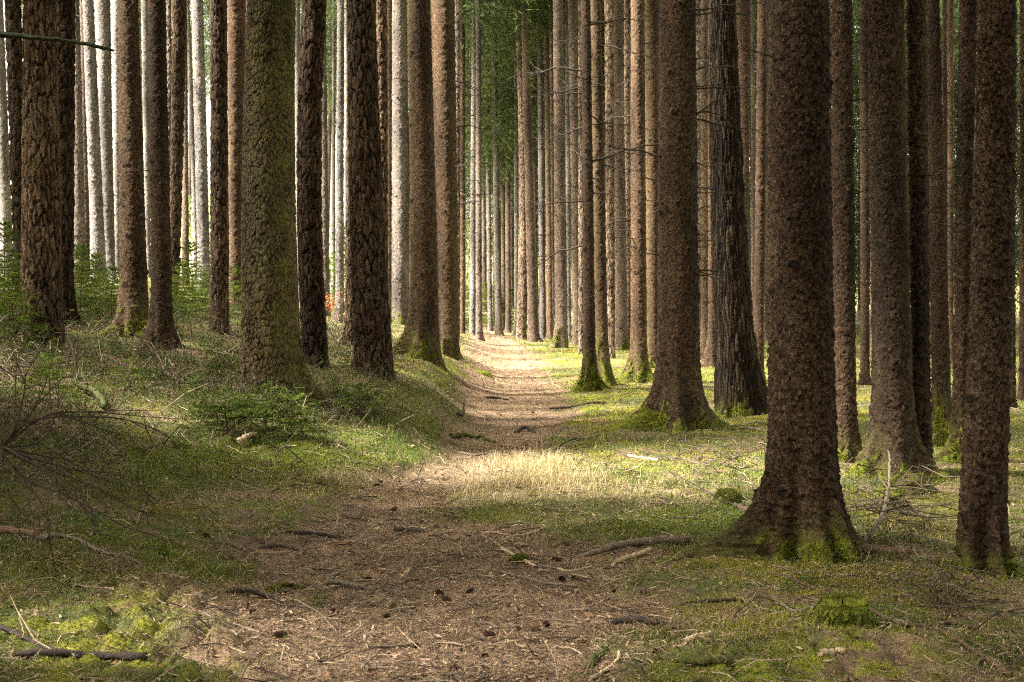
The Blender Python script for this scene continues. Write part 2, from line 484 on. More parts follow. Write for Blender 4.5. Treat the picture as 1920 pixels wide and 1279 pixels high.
def cover(x, y, z):
    px, py = proj(x, np.maximum(y, 3.5), z)
    pm = path_mask(px, py, x, y)
    dry = np.clip(1.2 * blob(px, py, 995, 895, 95, 30) + .25 * blob(px, py, 1110, 918, 100, 24) + .8 * blob(px, py, 900, 925, 60, 22) + .6 * blob(px, py, 650, 895, 60, 16) + .25 * blob(px, py, 1255, 905, 50, 22) + .35 * blob(px, py, 450, 930, 160, 30), 0, 1)
    vivid = np.clip(1.2 * blob(px, py, 600, 850, 170, 38) + .9 * blob(px, py, 330, 860, 170, 40) + 1.1 * blob(px, py, 890, 965, 85, 16) + 1.2 * blob(px, py, 1215, 985, 110, 24)
                    + 1.1 * blob(px, py, 200, 990, 70, 35) + 1.1 * blob(px, py, 300, 1030, 70, 25) + 1.1 * blob(px, py, 400, 1070, 45, 18) + .7 * blob(px, py, 300, 910, 120, 25)
                    + .8 * blob(px, py, 1260, 830, 160, 30) + .7 * blob(px, py, 1420, 960, 120, 40) + .6 * blob(px, py, 760, 790, 70, 60), 0, 1)
    yel = np.clip(1.0 * blob(px, py, 1060, 668, 120, 18) + .9 * blob(px, py, 1150, 760, 120, 40) + 1.0 * blob(px, py, 1300, 745, 330, 55) + .9 * blob(px, py, 1700, 800, 300, 70) + .8 * blob(px, py, 1250, 850, 260, 40) + .6 * blob(px, py, 1300, 1060, 160, 40) + .7 * blob(px, py, 1750, 950, 160, 40) + .6 * blob(px, py, 400, 960, 120, 30) + .5 * blob(px, py, 250, 800, 150, 40)
                  + .8 * blob(px, py, 770, 690, 60, 25) + .8 * blob(px, py, 840, 720, 30, 50) + .6 * blob(px, py, 560, 930, 200, 28) + .5 * blob(px, py, 1050, 960, 260, 30)
                  + cushion_mask(px, py) * .9 + .6 * blob(px, py, 1500, 1120, 260, 50), 0, 1)
    left = sstep(850, 640, px) * sstep(960, 820, py)
    cm = cushion_mask(px, py) * sstep(12, 8, y)
    wx, wy = .12 * (fbm(x * 5, y * 5, 201, 2) - .5), .12 * (fbm(x * 5, y * 5, 202, 2) - .5)
    f1, _ = worley((x + wx) * 5.2, (y + wy) * 4.6, 8)
    yel = yel * (1 - .7 * cm * sstep(.36, .55, f1 + .5 * (fbm(x * 9, y * 9, 203, 2) - .5)))
    return px, py, pm, dry, vivid, yel, left

def cover_col(x, y, z):
    px, py, pm, dry, vivid, yel, left = cover(x, y, z)
    n = fbm(x * 2.6, y * 2.6, 90, 4); n2 = fbm(x * 7, y * 7, 33, 3)
    col = BROWN[None] * (.35 + 1.0 * n2[:, None]) * (.7 + .6 * fbm(x * 1.1, y * 1.1, 95, 3))[:, None]
    g = sstep(.42, .62, n + .12)
    off = (1 - pm)
    col = col + (OLIVE[None] * np.array([.9, 1.12, .8]) - col) * (off * g * .85)[:, None]
    col = col + (MOSSY[None] - col) * np.clip(off * yel * sstep(.38, .62, n2) * sstep(.34, .52, fbm(x * 1.1 + 9, y * 1.1, 140, 3) + .6 * cushion_mask(px, py)) * 1.1, 0, 1)[:, None]
    col = col + (MOSSG[None] * .8 - col) * np.clip(off * .55 * sstep(.45, .65, n2) + vivid * .85, 0, 1)[:, None] * (1 - .8 * dry)[:, None] * (1 - .6 * yel)[:, None]
    col = col + (STRAW[None] * .55 - col) * np.clip(dry * .8, 0, 1)[:, None]
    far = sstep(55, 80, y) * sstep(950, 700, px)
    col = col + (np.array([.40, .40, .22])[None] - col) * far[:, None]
    return col, (px, py, pm, dry, vivid, yel, left)

def make_ground():
    u = np.concatenate([np.linspace(-16000, -900, 26)[:-1], np.linspace(-900, -120, 60)[:-1], np.linspace(-120, 2040, 620), np.linspace(2040, 2820, 60)[1:], np.linspace(2820, 18000, 26)[1:]])
    y = np.concatenate([np.linspace(-30, 3.2, 20), np.exp(np.linspace(math.log(3.4), math.log(30), 620)), np.exp(np.linspace(math.log(30.3), math.log(420), 130))])
    Y = np.repeat(y, len(u)).reshape(len(y), len(u))
    X = (u[None] - CX) / FPX * np.maximum(Y, 4.0)
    xs, ys = X.ravel(), Y.ravel()
    zs = H(xs, ys)
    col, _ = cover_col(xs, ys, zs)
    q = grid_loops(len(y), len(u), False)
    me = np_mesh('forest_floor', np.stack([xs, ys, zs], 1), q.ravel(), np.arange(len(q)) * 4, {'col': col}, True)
    o = link('forest_floor', me, M['soil'])
    tag(o, 'forest floor of brown needle litter and moss with a trodden path', 'ground', kind='structure')
make_ground()

# ------------------------------------------------------------------ scatter on the floor
def candidates(n, dmin=4.3, dmax=60, u0=-420, u1=2340, p=1.0):
    d = np.exp(RNG.uniform(math.log(dmin), math.log(dmax), n)) if p == 1.0 else RNG.uniform(min(dmin ** (1 - p), dmax ** (1 - p)), max(dmin ** (1 - p), dmax ** (1 - p)), n) ** (1 / (1 - p))
    u = RNG.uniform(u0, u1, n)
    x = (u - CX) / FPX * d
    z = H(x, d)
    return x, d, z

def jit(col, n, a=.25):
    return np.clip(col[None] * (1 + RNG.normal(0, a, (n, 1))) * (1 + RNG.normal(0, .08, (n, 3))), .004, .9)

def pick(pal, n, a=.22):
    pal = np.array(pal); i = RNG.integers(0, len(pal), n)
    return np.clip(pal[i] * (1 + RNG.normal(0, a, (n, 1))), .004, .9)

# needles and flakes lying on the path
x, y, z = candidates(520000, p=1.25)
px, py, pm, dry, vivid, yel, left = cover(x, y, z)
keep = RNG.random(len(x)) < np.clip(.16 + .84 * pm, 0, 1) * (1 - .6 * np.maximum(vivid, yel))
x, y, z = x[keep], y[keep], z[keep]; n = len(x)
big = RNG.random(n) < .05
ln = np.where(big, RNG.uniform(.03, .09, n), RNG.uniform(.012, .03, n)) * (.8 + y / 25)
w = np.where(big, RNG.uniform(.003, .009, n), RNG.uniform(.0018, .004, n)) * (.7 + y / 12)
col = pick([BROWN, BROWN * 1.15, [.23, .138, .082], TAN, TAN * .75, [.085, .05, .032], DARK, [.15, .085, .06]], n, .38)
o = link('needle_litter', flakes_mesh('needle_litter', np.stack([x, y, z + RNG.uniform(.001, .012, n)], 1), ln, w, RNG.uniform(0, 2 * PI, n), RNG.normal(0, .22, n), col, RNG.normal(0, .4, n)), M['litter'])
tag(o, 'fallen brown needles and bark flakes strewn over the path', 'needle litter', kind='stuff')

# pale wood chips and dry leaves
x, y, z = candidates(15000, p=1.3)
px, py, pm, dry, vivid, yel, left = cover(x, y, z)
keep = RNG.random(len(x)) < .35 + .5 * pm
x, y, z = x[keep], y[keep], z[keep]; n = len(x)
col = pick([TAN * .8, TAN, [.26, .14, .08], [.18, .11, .07], [.34, .26, .17], [.09, .06, .045], [.07, .045, .03]], n)
o = link('leaf_litter', flakes_mesh('leaf_litter', np.stack([x, y, z + .012], 1), RNG.uniform(.015, .06, n), RNG.uniform(.004, .014, n), RNG.uniform(0, 2 * PI, n), RNG.normal(0, .25, n), col, RNG.normal(0, .5, n)), M['litter'])
tag(o, 'pale wood chips and dry leaves scattered among the needles', 'leaf litter', kind='stuff')

# moss and short grass
x, y, z = candidates(1150000, p=1.15)
px, py, pm, dry, vivid, yel, left = cover(x, y, z)
n2 = fbm(x * 7, y * 7, 33, 3); n1 = fbm(x * 2.6, y * 2.6, 90, 4)
n3 = fbm(x * 1.1 + 9, y * 1.1, 140, 3)
pr = (1 - pm) * (.08 + .30 * left + .50 * sstep(.45, .6, n1)) * (.35 + .65 * sstep(.38, .58, n3)) * (1 + .6 * sstep(1050, 1300, px)) + vivid * .95 * sstep(.34, .56, n2) + yel * .95 * sstep(.36, .58, n2) * sstep(.34, .52, n3 + .6 * cushion_mask(px, py)) * (1 - .7 * pm) + .03
pr = pr * (1 - .75 * dry) * sstep(3.5, 5, y)
keep = RNG.random(len(x)) < np.clip(pr, 0, 1)
x, y, z, vivid, yel, left, px, py, n1, n2 = [a[keep] for a in (x, y, z, vivid, yel, left, px, py, n1, n2)]; n = len(x)
cm = cushion_mask(px, py)
tall = (vivid > .3) | (left > .4)
h = np.where(yel > .4, RNG.uniform(.008, .022, n), RNG.uniform(.012, .04, n)) * np.where(tall, .85, 1) * np.where(cm > .3, .7, 1)
h *= (.75 + y / 22)
w = (.0022 + .0004 * y) * RNG.uniform(.7, 1.3, n) * np.where(yel > .4, 1.2, 1)
t = np.clip(yel * 1.1 - vivid * .8 + RNG.normal(0, .15, n) + .15, 0, 1)[:, None]
gcol = pick([MOSSG, GRASS, GRASS * 1.3, [.11, .12, .035], [.26, .20, .10], [.30, .23, .12]], n)
vcol = pick([[.10, .15, .014], [.145, .19, .018], [.075, .12, .014], [.17, .20, .03], [.28, .22, .10]], n, .25)
gcol = gcol + (vcol - gcol) * np.clip(vivid * 1.2, 0, 1)[:, None]
ycol = pick([MOSSY, MOSSY * 1.3, [.16, .19, .024], [.27, .23, .04]], n)
col = gcol * (1 - t) + ycol * t
col = col + (np.array([.125, .19, .020])[None] * RNG.uniform(.6, 1.4, (n, 1)) - col) * (.75 * cm * (RNG.random(n) < .8))[:, None]
col = col * (.45 + 1.1 * fbm(x * 3.7, y * 3.7, 301, 3))[:, None] * np.stack([.75 + .5 * vnoise(x * 1.7, y * 1.7, 302), np.ones(n), np.ones(n)], 1)
o = link('moss_carpet', blades_mesh('moss_carpet', np.stack([x, y, z - .003], 1), h, w, RNG.uniform(0, 2 * PI, n), np.abs(RNG.normal(.8, .6, n)), col), M['blade'])
tag(o, 'low green and yellowish moss with short grass covering the floor', 'moss', kind='stuff')

# long fine grass drooping on the bank and between the trunks
x, y, z = candidates(330000, dmin=5.5, dmax=45)
px, py, pm, dry, vivid, yel, left = cover(x, y, z)
bank = np.clip(blob(px, py, 720, 780, 150, 85) * 1.3 + blob(px, py, 300, 720, 380, 80) + .7 * blob(px, py, 1280, 820, 200, 26) + .7 * blob(px, py, 150, 900, 150, 90) + .8 * blob(px, py, 1640, 1010, 190, 60) + .6 * blob(px, py, 1760, 1090, 160, 40)
                + .5 * blob(px, py, 60, 1080, 130, 60) + .45 * blob(px, py, 1420, 930, 160, 40) + .5 * blob(px, py, 620, 650, 60, 50), 0, 1) * (1 - pm)
tuft = sstep(.38, .62, fbm(x * 3.2, y * 3.2, 71, 3))
keep = RNG.random(len(x)) < bank * tuft * .6
x, y, z, px, py = [a[keep] for a in (x, y, z, px, py)]; n = len(x)
h = RNG.uniform(.04, .13, n) * (.5 + 1.6 * sstep(.45, .75, fbm(x * 3.2, y * 3.2, 71, 3))); w = (.0016 + .00024 * y) * RNG.uniform(.7, 1.3, n)
col = pick([[.06, .085, .025], [.08, .10, .03], [.05, .08, .03], [.14, .125, .055], [.25, .20, .10], [.32, .25, .14]], n)
o = link('long_grass', blades_mesh('long_grass', np.stack([x, y, z - .005], 1), h, w, RNG.normal(-.9, 1.3, n), np.abs(RNG.normal(1.2, .6, n)), col), M['blade'])
tag(o, 'fine long grass drooping over the bank and between the trunks', 'grass', kind='stuff')

# flat dead straw and fine debris lying between the moss, off the path
x, y, z = candidates(330000, dmin=4.4, dmax=45, p=1.2)
px, py, pm, dry, vivid, yel, left = cover(x, y, z)
keep = RNG.random(len(x)) < (1 - .45 * left) * (1 - .55 * sstep(1050, 1300, px)) * (1 - .45 * yel) * (1 - pm) * (.25 + .75 * sstep(.40, .62, fbm(x * 1.9 + 4, y * 1.9, 171, 4))) * (1 - .75 * np.maximum(vivid, cushion_mask(px, py)))
x, y, z = x[keep], y[keep], z[keep]; n = len(x)
col = pick([[.30, .22, .12], [.22, .15, .085], [.38, .29, .17], [.14, .09, .055], [.08, .055, .035], [.17, .10, .06]], n)
o = link('straw_litter', flakes_mesh('straw_litter', np.stack([x, y, z + RNG.uniform(.004, .035, n)], 1), RNG.uniform(.02, .09, n), (.0022 + .00025 * y) * RNG.uniform(.6, 1.3, n), RNG.uniform(0, 2 * PI, n), RNG.normal(0, .35, n), col, RNG.normal(0, .4, n)), M['litter'])
tag(o, 'dead straw and needle debris lying among the moss beside the path', 'straw litter', kind='stuff')

# golden dry grass beside the path
x, y, z = candidates(150000, dmin=9, dmax=14, u0=550, u1=1400)
px, py, pm, dry, vivid, yel, left = cover(x, y, z)
keep = RNG.random(len(x)) < np.clip(dry * 1.2 - .1, 0, 1) * sstep(.36, .62, .5 * fbm(x * 5, y * 5, 12, 3) + .5 * fbm(x * 1.8, y * 1.8, 13, 2)) * .42
x, y, z, px, py = [a[keep] for a in (x, y, z, px, py)]; n = len(x)
core = blob(px, py, 1010, 890, 120, 32)
h = RNG.uniform(.05, .15, n) + core * .28 * RNG.random(n) ** 2
w = RNG.uniform(.0025, .0055, n)
col = pick([STRAW, STRAW * 1.2, STRAW * .8, [.42, .34, .16], [.30, .27, .10]], n, .15)
o = link('dry_grass', blades_mesh('dry_grass', np.stack([x, y, z - .004], 1), h, w, RNG.uniform(0, 2 * PI, n), np.abs(RNG.normal(1.4, .7, n)), col), M['blade'])
tag(o, 'clump of golden dry grass beside the bend of the path', 'dry grass', kind='stuff')

# small leaved undergrowth on the bank
x, y, z = candidates(420000, dmin=6, dmax=32, u0=-420, u1=1950)
px, py, pm, dry, vivid, yel, left = cover(x, y, z)
keep = RNG.random(len(x)) < (left * 1.0 + .35 * blob(px, py, 1700, 1000, 260, 110) + .25 * blob(px, py, 1330, 880, 150, 40)) * (1 - pm) * sstep(.46, .62, fbm(x * 2.4, y * 2.4, 401, 4)) * (1 - .6 * vivid)
x, y, z = x[keep], y[keep], z[keep]; n = len(x)
hh = RNG.random(n) ** 1.4 * .20 * sstep(.40, .75, fbm(x * 2.4, y * 2.4, 401, 4)) * 1.6
col = pick([[.05, .075, .02], [.065, .09, .02], [.035, .055, .018], [.09, .09, .03], [.12, .08, .045], [.07, .05, .03], [.20, .15, .09]], n, .3)
a_, b_ = RNG.uniform(0, 2 * PI, n), RNG.uniform(-1.2, 1.2, n)
o = link('undergrowth', flakes_mesh('undergrowth', np.stack([x, y, z + .01 + hh], 1), RNG.uniform(.012, .035, n) * (.8 + y / 30), RNG.uniform(.005, .012, n) * (.7 + y / 24), a_, b_, col, RNG.normal(0, .8, n)), M['blade'])
tag(o, 'low tangled undergrowth of small leaves and dead sprigs', 'undergrowth', kind='stuff')

# thin twigs
def twig_litter():
    A = Acc()
    x, y, z = candidates(15000, dmin=4.6, dmax=36, p=1.15)
    px, py, pm, dry, vivid, yel, left = cover(x, y, z)
    pr = .20 + .75 * left + .4 * blob(px, py, 1350, 860, 300, 90) + .35 * blob(px, py, 1620, 980, 220, 90) + .3 * blob(px, py, 950, 1050, 300, 40) + .25 * pm
    keep = RNG.random(len(x)) < pr
    for i in np.nonzero(keep)[0]:
        L = RNG.uniform(.05, .28) * (1 + .8 * left[i] * RNG.random())
        a = RNG.uniform(0, 2 * PI)
        b = a + RNG.normal(0, .35)
        r = RNG.uniform(.0015, .0042) * (.8 + y[i] / 20)
        p0 = np.array([x[i], y[i], 0]); p1 = p0 + np.array([math.cos(a), math.sin(a), 0]) * L * .5; p2 = p1 + np.array([math.cos(b), math.sin(b), 0]) * L * .5
        up = RNG.random() < .15 + .45 * left[i]
        lift = [.004, L * RNG.uniform(.1, .5), L * RNG.uniform(.2, .9)] if up else [.006, .010 + r, .006]
        P = np.array([p0, p1, p2]); P[:, 2] = z[i] if up else H(P[:, 0], P[:, 1])
        P[:, 2] += lift
        c = [(.12, .085, .06), (.24, .18, .125), (.055, .04, .03), (.38, .29, .19)][RNG.integers(0, 4)]
        A.tube(P, [r, r * .85, r * .45], 4, col=c)
    o = link('twig_litter', A.mesh('twig_litter'), M['wood'])
    tag(o, 'thin dead twigs littering the floor', 'twigs', kind='stuff')
twig_litter()

# ------------------------------------------------------------------ foliage libraries
def quad_sprays(P, D, S, ln, w, col):
    """leaf-like diamonds at P along D with side S"""
    d = D * (ln / 2)[:, None]; s = S * (w / 2)[:, None]
    V = np.stack([P - d, P - d * .1 + s, P + d, P - d * .1 - s], 1).reshape(-1, 3)
    return V, np.repeat(col, 4, 0)

def crown_mesh(name, Hc, R, nb, nq, ql, qw, seed, pal, droop=.35, top=.85):
    g = np.random.default_rng(seed)
    t = g.random(nb) ** .9
    az = g.uniform(0, 2 * PI, nb)
    L = R * np.clip(1 - t * top, .05, 1) ** .75 * g.uniform(.55, 1.1, nb)
    gap = vn = vnoise(az * 1.3, t * 9, seed)
    L = L * (.6 + .7 * gap)
    i = np.repeat(np.arange(nb), nq)
    s = g.uniform(.08, 1, nb * nq) ** .8
    l = L[i] * s
    off = g.normal(0, .13, nb * nq) * L[i] * (1.15 - .5 * s)
    ca, sa = np.cos(az[i]), np.sin(az[i])
    z = t[i] * Hc + .15 * l - droop * l * s - np.abs(g.normal(0, .16, nb * nq)) * (1 + .4 * l)
    P = np.stack([ca * l - sa * off, sa * l + ca * off, z], 1)
    a2 = az[i] + g.normal(0, .7, nb * nq)
    tilt = g.normal(-.5, .5, nb * nq)
    D = np.stack([np.cos(a2) * np.cos(tilt), np.sin(a2) * np.cos(tilt), np.sin(tilt)], 1)
    rnd = g.normal(0, 1, (nb * nq, 3)); S = np.cross(D, rnd); S /= np.linalg.norm(S, axis=1)[:, None] + 1e-9
    pal = np.array(pal)
    col = pal[g.integers(0, len(pal), nb)][i] * (1 + g.normal(0, .25, (nb * nq, 1)))
    V, cc = quad_sprays(P, D, S, ql * g.uniform(.6, 1.3, nb * nq), qw * g.uniform(.6, 1.4, nb * nq), np.clip(col, .005, 1))
    me = np_mesh(name, V, np.arange(len(V)), np.arange(len(V) // 4) * 4, {'col': cc}, False)
    me.materials.append(M['needle'])
    return me

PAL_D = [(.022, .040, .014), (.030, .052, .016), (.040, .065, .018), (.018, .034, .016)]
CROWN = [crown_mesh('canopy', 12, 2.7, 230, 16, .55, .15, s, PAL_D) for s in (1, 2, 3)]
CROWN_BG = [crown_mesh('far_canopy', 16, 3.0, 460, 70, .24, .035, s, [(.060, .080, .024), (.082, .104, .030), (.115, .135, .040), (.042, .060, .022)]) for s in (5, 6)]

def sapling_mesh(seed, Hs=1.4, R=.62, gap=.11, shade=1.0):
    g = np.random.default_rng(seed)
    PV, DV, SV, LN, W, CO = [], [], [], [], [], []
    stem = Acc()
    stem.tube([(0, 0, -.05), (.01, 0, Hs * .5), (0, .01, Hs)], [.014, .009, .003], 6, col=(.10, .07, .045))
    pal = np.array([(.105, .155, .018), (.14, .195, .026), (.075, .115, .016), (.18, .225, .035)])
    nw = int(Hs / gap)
    for k in range(nw):
        zb = .06 + k * gap + g.normal(0, .015)
        f = 1 - zb / Hs
        nbr = g.integers(5, 8)
        a0 = g.uniform(0, 2 * PI)
        for b in range(nbr):
            az = a0 + b * 2 * PI / nbr + g.normal(0, .2)
            L = (R * f ** .8 + .05) * g.uniform(.65, 1.15)
            rise = (.25 * f + .5 * (1 - f) if f > .25 else .9) + g.normal(0, .16)
            n = 7
            s = np.linspace(0, 1, n)
            br = np.stack([np.cos(az) * s * L, np.sin(az) * s * L, zb + rise * L * s - .25 * L * s ** 2], 1)
            stem.tube(br[::3], [.005, .003, .0015], 4, col=(.09, .06, .035))
            # side twigs in a flat spray
            segs = [(br[0], br[-1])]
            for q in range(2, n):
                for sg in (-1, 1):
                    a2 = az + sg * g.uniform(.6, 1.0)
                    l2 = L * .45 * (1 - s[q] * .65) * g.uniform(.6, 1.1)
                    e = br[q] + np.array([math.cos(a2), math.sin(a2), g.normal(-.12, .28)]) * l2
                    segs.append((br[q], e))
            c = pal[g.integers(0, 4)] * g.uniform(.75, 1.25) * shade
            for (p, e) in segs:
                m = max(8, int(np.linalg.norm(e - p) / .0065))
                tt = g.random(m)[:, None]
                P = p + (e - p) * tt
                ax = (e - p) / (np.linalg.norm(e - p) + 1e-9)
                dv = ax * .75 + g.normal(0, .55, (m, 3)); dv /= np.linalg.norm(dv, axis=1)[:, None]
                sv = np.cross(dv, g.normal(0, 1, (m, 3))); sv /= np.linalg.norm(sv, axis=1)[:, None] + 1e-9
                PV.append(P + dv * .01); DV.append(dv); SV.append(sv)
                LN.append(g.uniform(.022, .040, m)); W.append(g.uniform(.006, .010, m)); CO.append(np.tile(c, (m, 1)) * (1 + g.normal(0, .18, (m, 1))))
    V, cc = quad_sprays(np.vstack(PV), np.vstack(DV), np.vstack(SV), np.concatenate(LN), np.concatenate(W), np.clip(np.vstack(CO), .005, 1))
    fo = np_mesh('sapling_foliage', V, np.arange(len(V)), np.arange(len(V) // 4) * 4, {'col': cc}, False); fo.materials.append(M['needle'])
    st = stem.mesh('sapling_stem'); st.materials.append(M['wood'])
    return st, fo
SAP = [sapling_mesh(s, *hr) for s, hr in ((1, (1.4, .62, .085)), (2, (1.2, .75, .075)), (3, (.75, .55)), (4, (.5, .75, .055, .5)))]

def sapling(px, d, scale, kind, label, group=None, name='young_spruce'):
    x = (px - CX) / FPX * d
    r = link(name, None, None, None, (x, d, h1(x, d) - .02))
    r.rotation_euler = (random.uniform(-.06, .06), random.uniform(-.06, .06), random.uniform(0, 6.28))
    r.scale = (scale,) * 3
    tag(r, label, 'spruce sapling', group)
    link('stem', SAP[kind][0], None, r); link('foliage', SAP[kind][1], None, r)
    return r

# ------------------------------------------------------------------ dead branches on the trunks
def dead_branch_mesh(seed, L=1.0):
    g = np.random.default_rng(seed)
    A = Acc()
    n = 9
    s = np.linspace(0, 1, n)
    curve = g.uniform(-.25, .22); rise = g.uniform(-.12, .25)
    p = np.stack([s * L, np.cumsum(g.normal(0, .030, n)) * L, rise * s * L + curve * s ** 2 * L + np.cumsum(g.normal(0, .024, n)) * L], 1)
    p[0] = (-.12, 0, 0)
    A.tube(p, .016 * (1 - .72 * s), 6, seed, col=(.05, .038, .028))
    for k in range(g.integers(4, 10)):
        i = g.integers(2, n - 1); sg = g.choice([-1, 1])
        l2 = L * g.uniform(.08, .36)
        e = p[i] + np.array([.7 * l2, sg * l2 * g.uniform(.2, .8), g.uniform(-.5, .3) * l2])
        A.tube([p[i], (p[i] + e) / 2 + g.normal(0, .02, 3), e], [.006, .0045, .002], 4, seed + k, col=(.06, .046, .034))
    me = A.mesh('dead_branch'); me.materials.append(M['wood'])
    return me
DEADB = [dead_branch_mesh(40 + i) for i in range(9)]

# ------------------------------------------------------------------ trees
def make_trunk(d, cl, rad, ztop, Ht, flare, roots, moss, algae, seed, lowz, tone=1.0, base=None):
    """cl(z)->(x,y) centre line, rad(z)->radius"""
    g = np.random.default_rng(seed)
    dz = np.clip(d * .0013, .009, .12)
    r0 = float(rad(0.6))
    ns = int(np.clip(2 * PI * r0 / dz, 14, 160))
    th = np.arange(ns) / ns * 2 * PI + PI / 2      # the seam of the bark faces away from the path
    dh = np.zeros(ns)
    if base is not None:
        dh = np.clip(H(base[0] + np.cos(th) * r0 * 2.2, base[1] + np.sin(th) * r0 * 2.2) - base[2], -.7, .25)
        lowz = max(lowz, .22 - dh.min())
    zv = np.concatenate([np.arange(-lowz, ztop + .4, dz), np.linspace(ztop + .4, Ht, 10)[1:]])
    Z, T = np.meshgrid(zv, th, indexing='ij')
    Zg = Z - dh[None]                               # height above the soil on that side
    zp = np.maximum(Zg, -.12)
    r = rad(zv)[:, None] * np.ones_like(T)
    ph = g.uniform(0, 2 * PI, 4)
    lob = .5 * np.cos(3 * T + ph[0]) + .3 * np.cos(5 * T + ph[1]) + .25 * np.cos(2 * T + ph[2])
    r = r + r0 * flare * .85 * np.exp(-zp / .28) * (.5 + .5 * lob)
    r = r * (1 + .035 * np.cos(2 * T + ph[3] + Z * .3) + .03 * (fbm(T * 1.5, Z * .8, seed, 2) - .5))
    rootm = np.zeros_like(T)
    for (a, amp, wd, h0) in roots:
        dt = (T - math.radians(a) + PI) % (2 * PI) - PI
        k = np.exp(-(dt / wd) ** 2)
        r = r + amp * 1.15 * r0 * k * np.exp(-np.maximum(Zg, -.10) / (h0 * 1.2))
        rootm = np.maximum(rootm, k * np.exp(-np.maximum(Zg, 0) / (h0 * 1.6)))
    cxy = np.array([cl(z) for z in zv])
    V = np.stack([cxy[:, 0:1] + r * np.cos(T), cxy[:, 1:2] + r * np.sin(T), Z], -1).reshape(-1, 3)
    n = .55 * fbm(T * 2 + 10, Z * 4, seed + 3, 3) + .45 * fbm(T * 9, Z * 11, seed + 4, 2)
    ms = np.zeros_like(T)
    if moss > 0:
        ms = np.clip(sstep(moss * 1.25, moss * .25, Zg + (n - .5) * moss * 4.2) * sstep(.32, .6, fbm(T * 1.6 + 3, Z * 1.5, seed + 8, 2) + .45 * rootm), 0, 1)
    al = np.zeros_like(T)
    if algae:
        a, amt, wd = algae
        dt = (T - math.radians(a) + PI) % (2 * PI) - PI
        al = amt * np.exp(-(dt / wd) ** 2) * (.4 + .9 * fbm(T * 1.2, Z * .9, seed + 5, 3))
    if moss > 0:
        al = np.maximum(al, .85 * sstep(moss * 3.2, 0, Zg + (n - .5) * moss * 3) * sstep(.3, .6, fbm(T * 1.3 + 8, Z * 1.1, seed + 11, 2)))
    BK = np.stack([(T * r0 * 1.0).ravel(), Z.ravel(), np.zeros(T.size)], 1)
    q = grid_loops(len(zv), ns)
    me = np_mesh('trunk', V, q.ravel(), np.arange(len(q)) * 4, {'moss': ms.ravel(), 'algae': np.clip(al, 0, 1).ravel(), 'tone': np.full(T.size, tone)}, True)
    at = me.attributes.new('bark', 'FLOAT_VECTOR', 'POINT'); at.data.foreach_set('vector', np.ascontiguousarray(BK, np.float32).ravel())
    return me, V, ms.ravel(), th, zv, ns

def moss_fur(root, V, ms, ns, d, seed, count):
    g = np.random.default_rng(seed)
    idx = np.nonzero((ms > .18) & (V[:, 2] < 1.6) & (V[:, 2] > -.1))[0]
    if len(idx) < 20: return
    p = ms[idx] ** 1.6
    pick_ = g.choice(idx, count, p=p / p.sum())
    P = V[pick_].copy()
    nxt = V[np.minimum(pick_ + 1, len(V) - 1)]; upv = V[np.minimum(pick_ + ns, len(V) - 1)]
    a, b = g.random((count, 1)), g.random((count, 1))
    ok = np.linalg.norm(nxt - P, axis=1) < .2
    P = P + np.where(ok[:, None], (nxt - P) * a, 0) + (upv - P) * b
    out = V[pick_] * np.array([1, 1, 0]); out /= np.linalg.norm(out, axis=1)[:, None] + 1e-9
    dirn = out + g.normal(0, .45, (count, 3)) + np.array([0, 0, .35]); dirn /= np.linalg.norm(dirn, axis=1)[:, None]
    h = g.uniform(.006, .022, count) * (.8 + d / 30)
    w = (.0018 + .00028 * d) * g.uniform(.7, 1.3, count)
    pal = np.array([(.10, .125, .014), (.165, .185, .022), (.055, .075, .010), (.25, .24, .034), (.04, .055, .01), (.10, .075, .03)])
    col = pal[g.integers(0, 6, count)] * (1 + g.normal(0, .25, (count, 1)))
    az = np.arctan2(out[:, 1], out[:, 0])
    me = blades_mesh('moss', P - out * .004, h, w, az, np.abs(g.normal(.2, .3, count)), np.clip(col, .005, 1), up=dirn)
    link('moss', me, M['blade'], root)

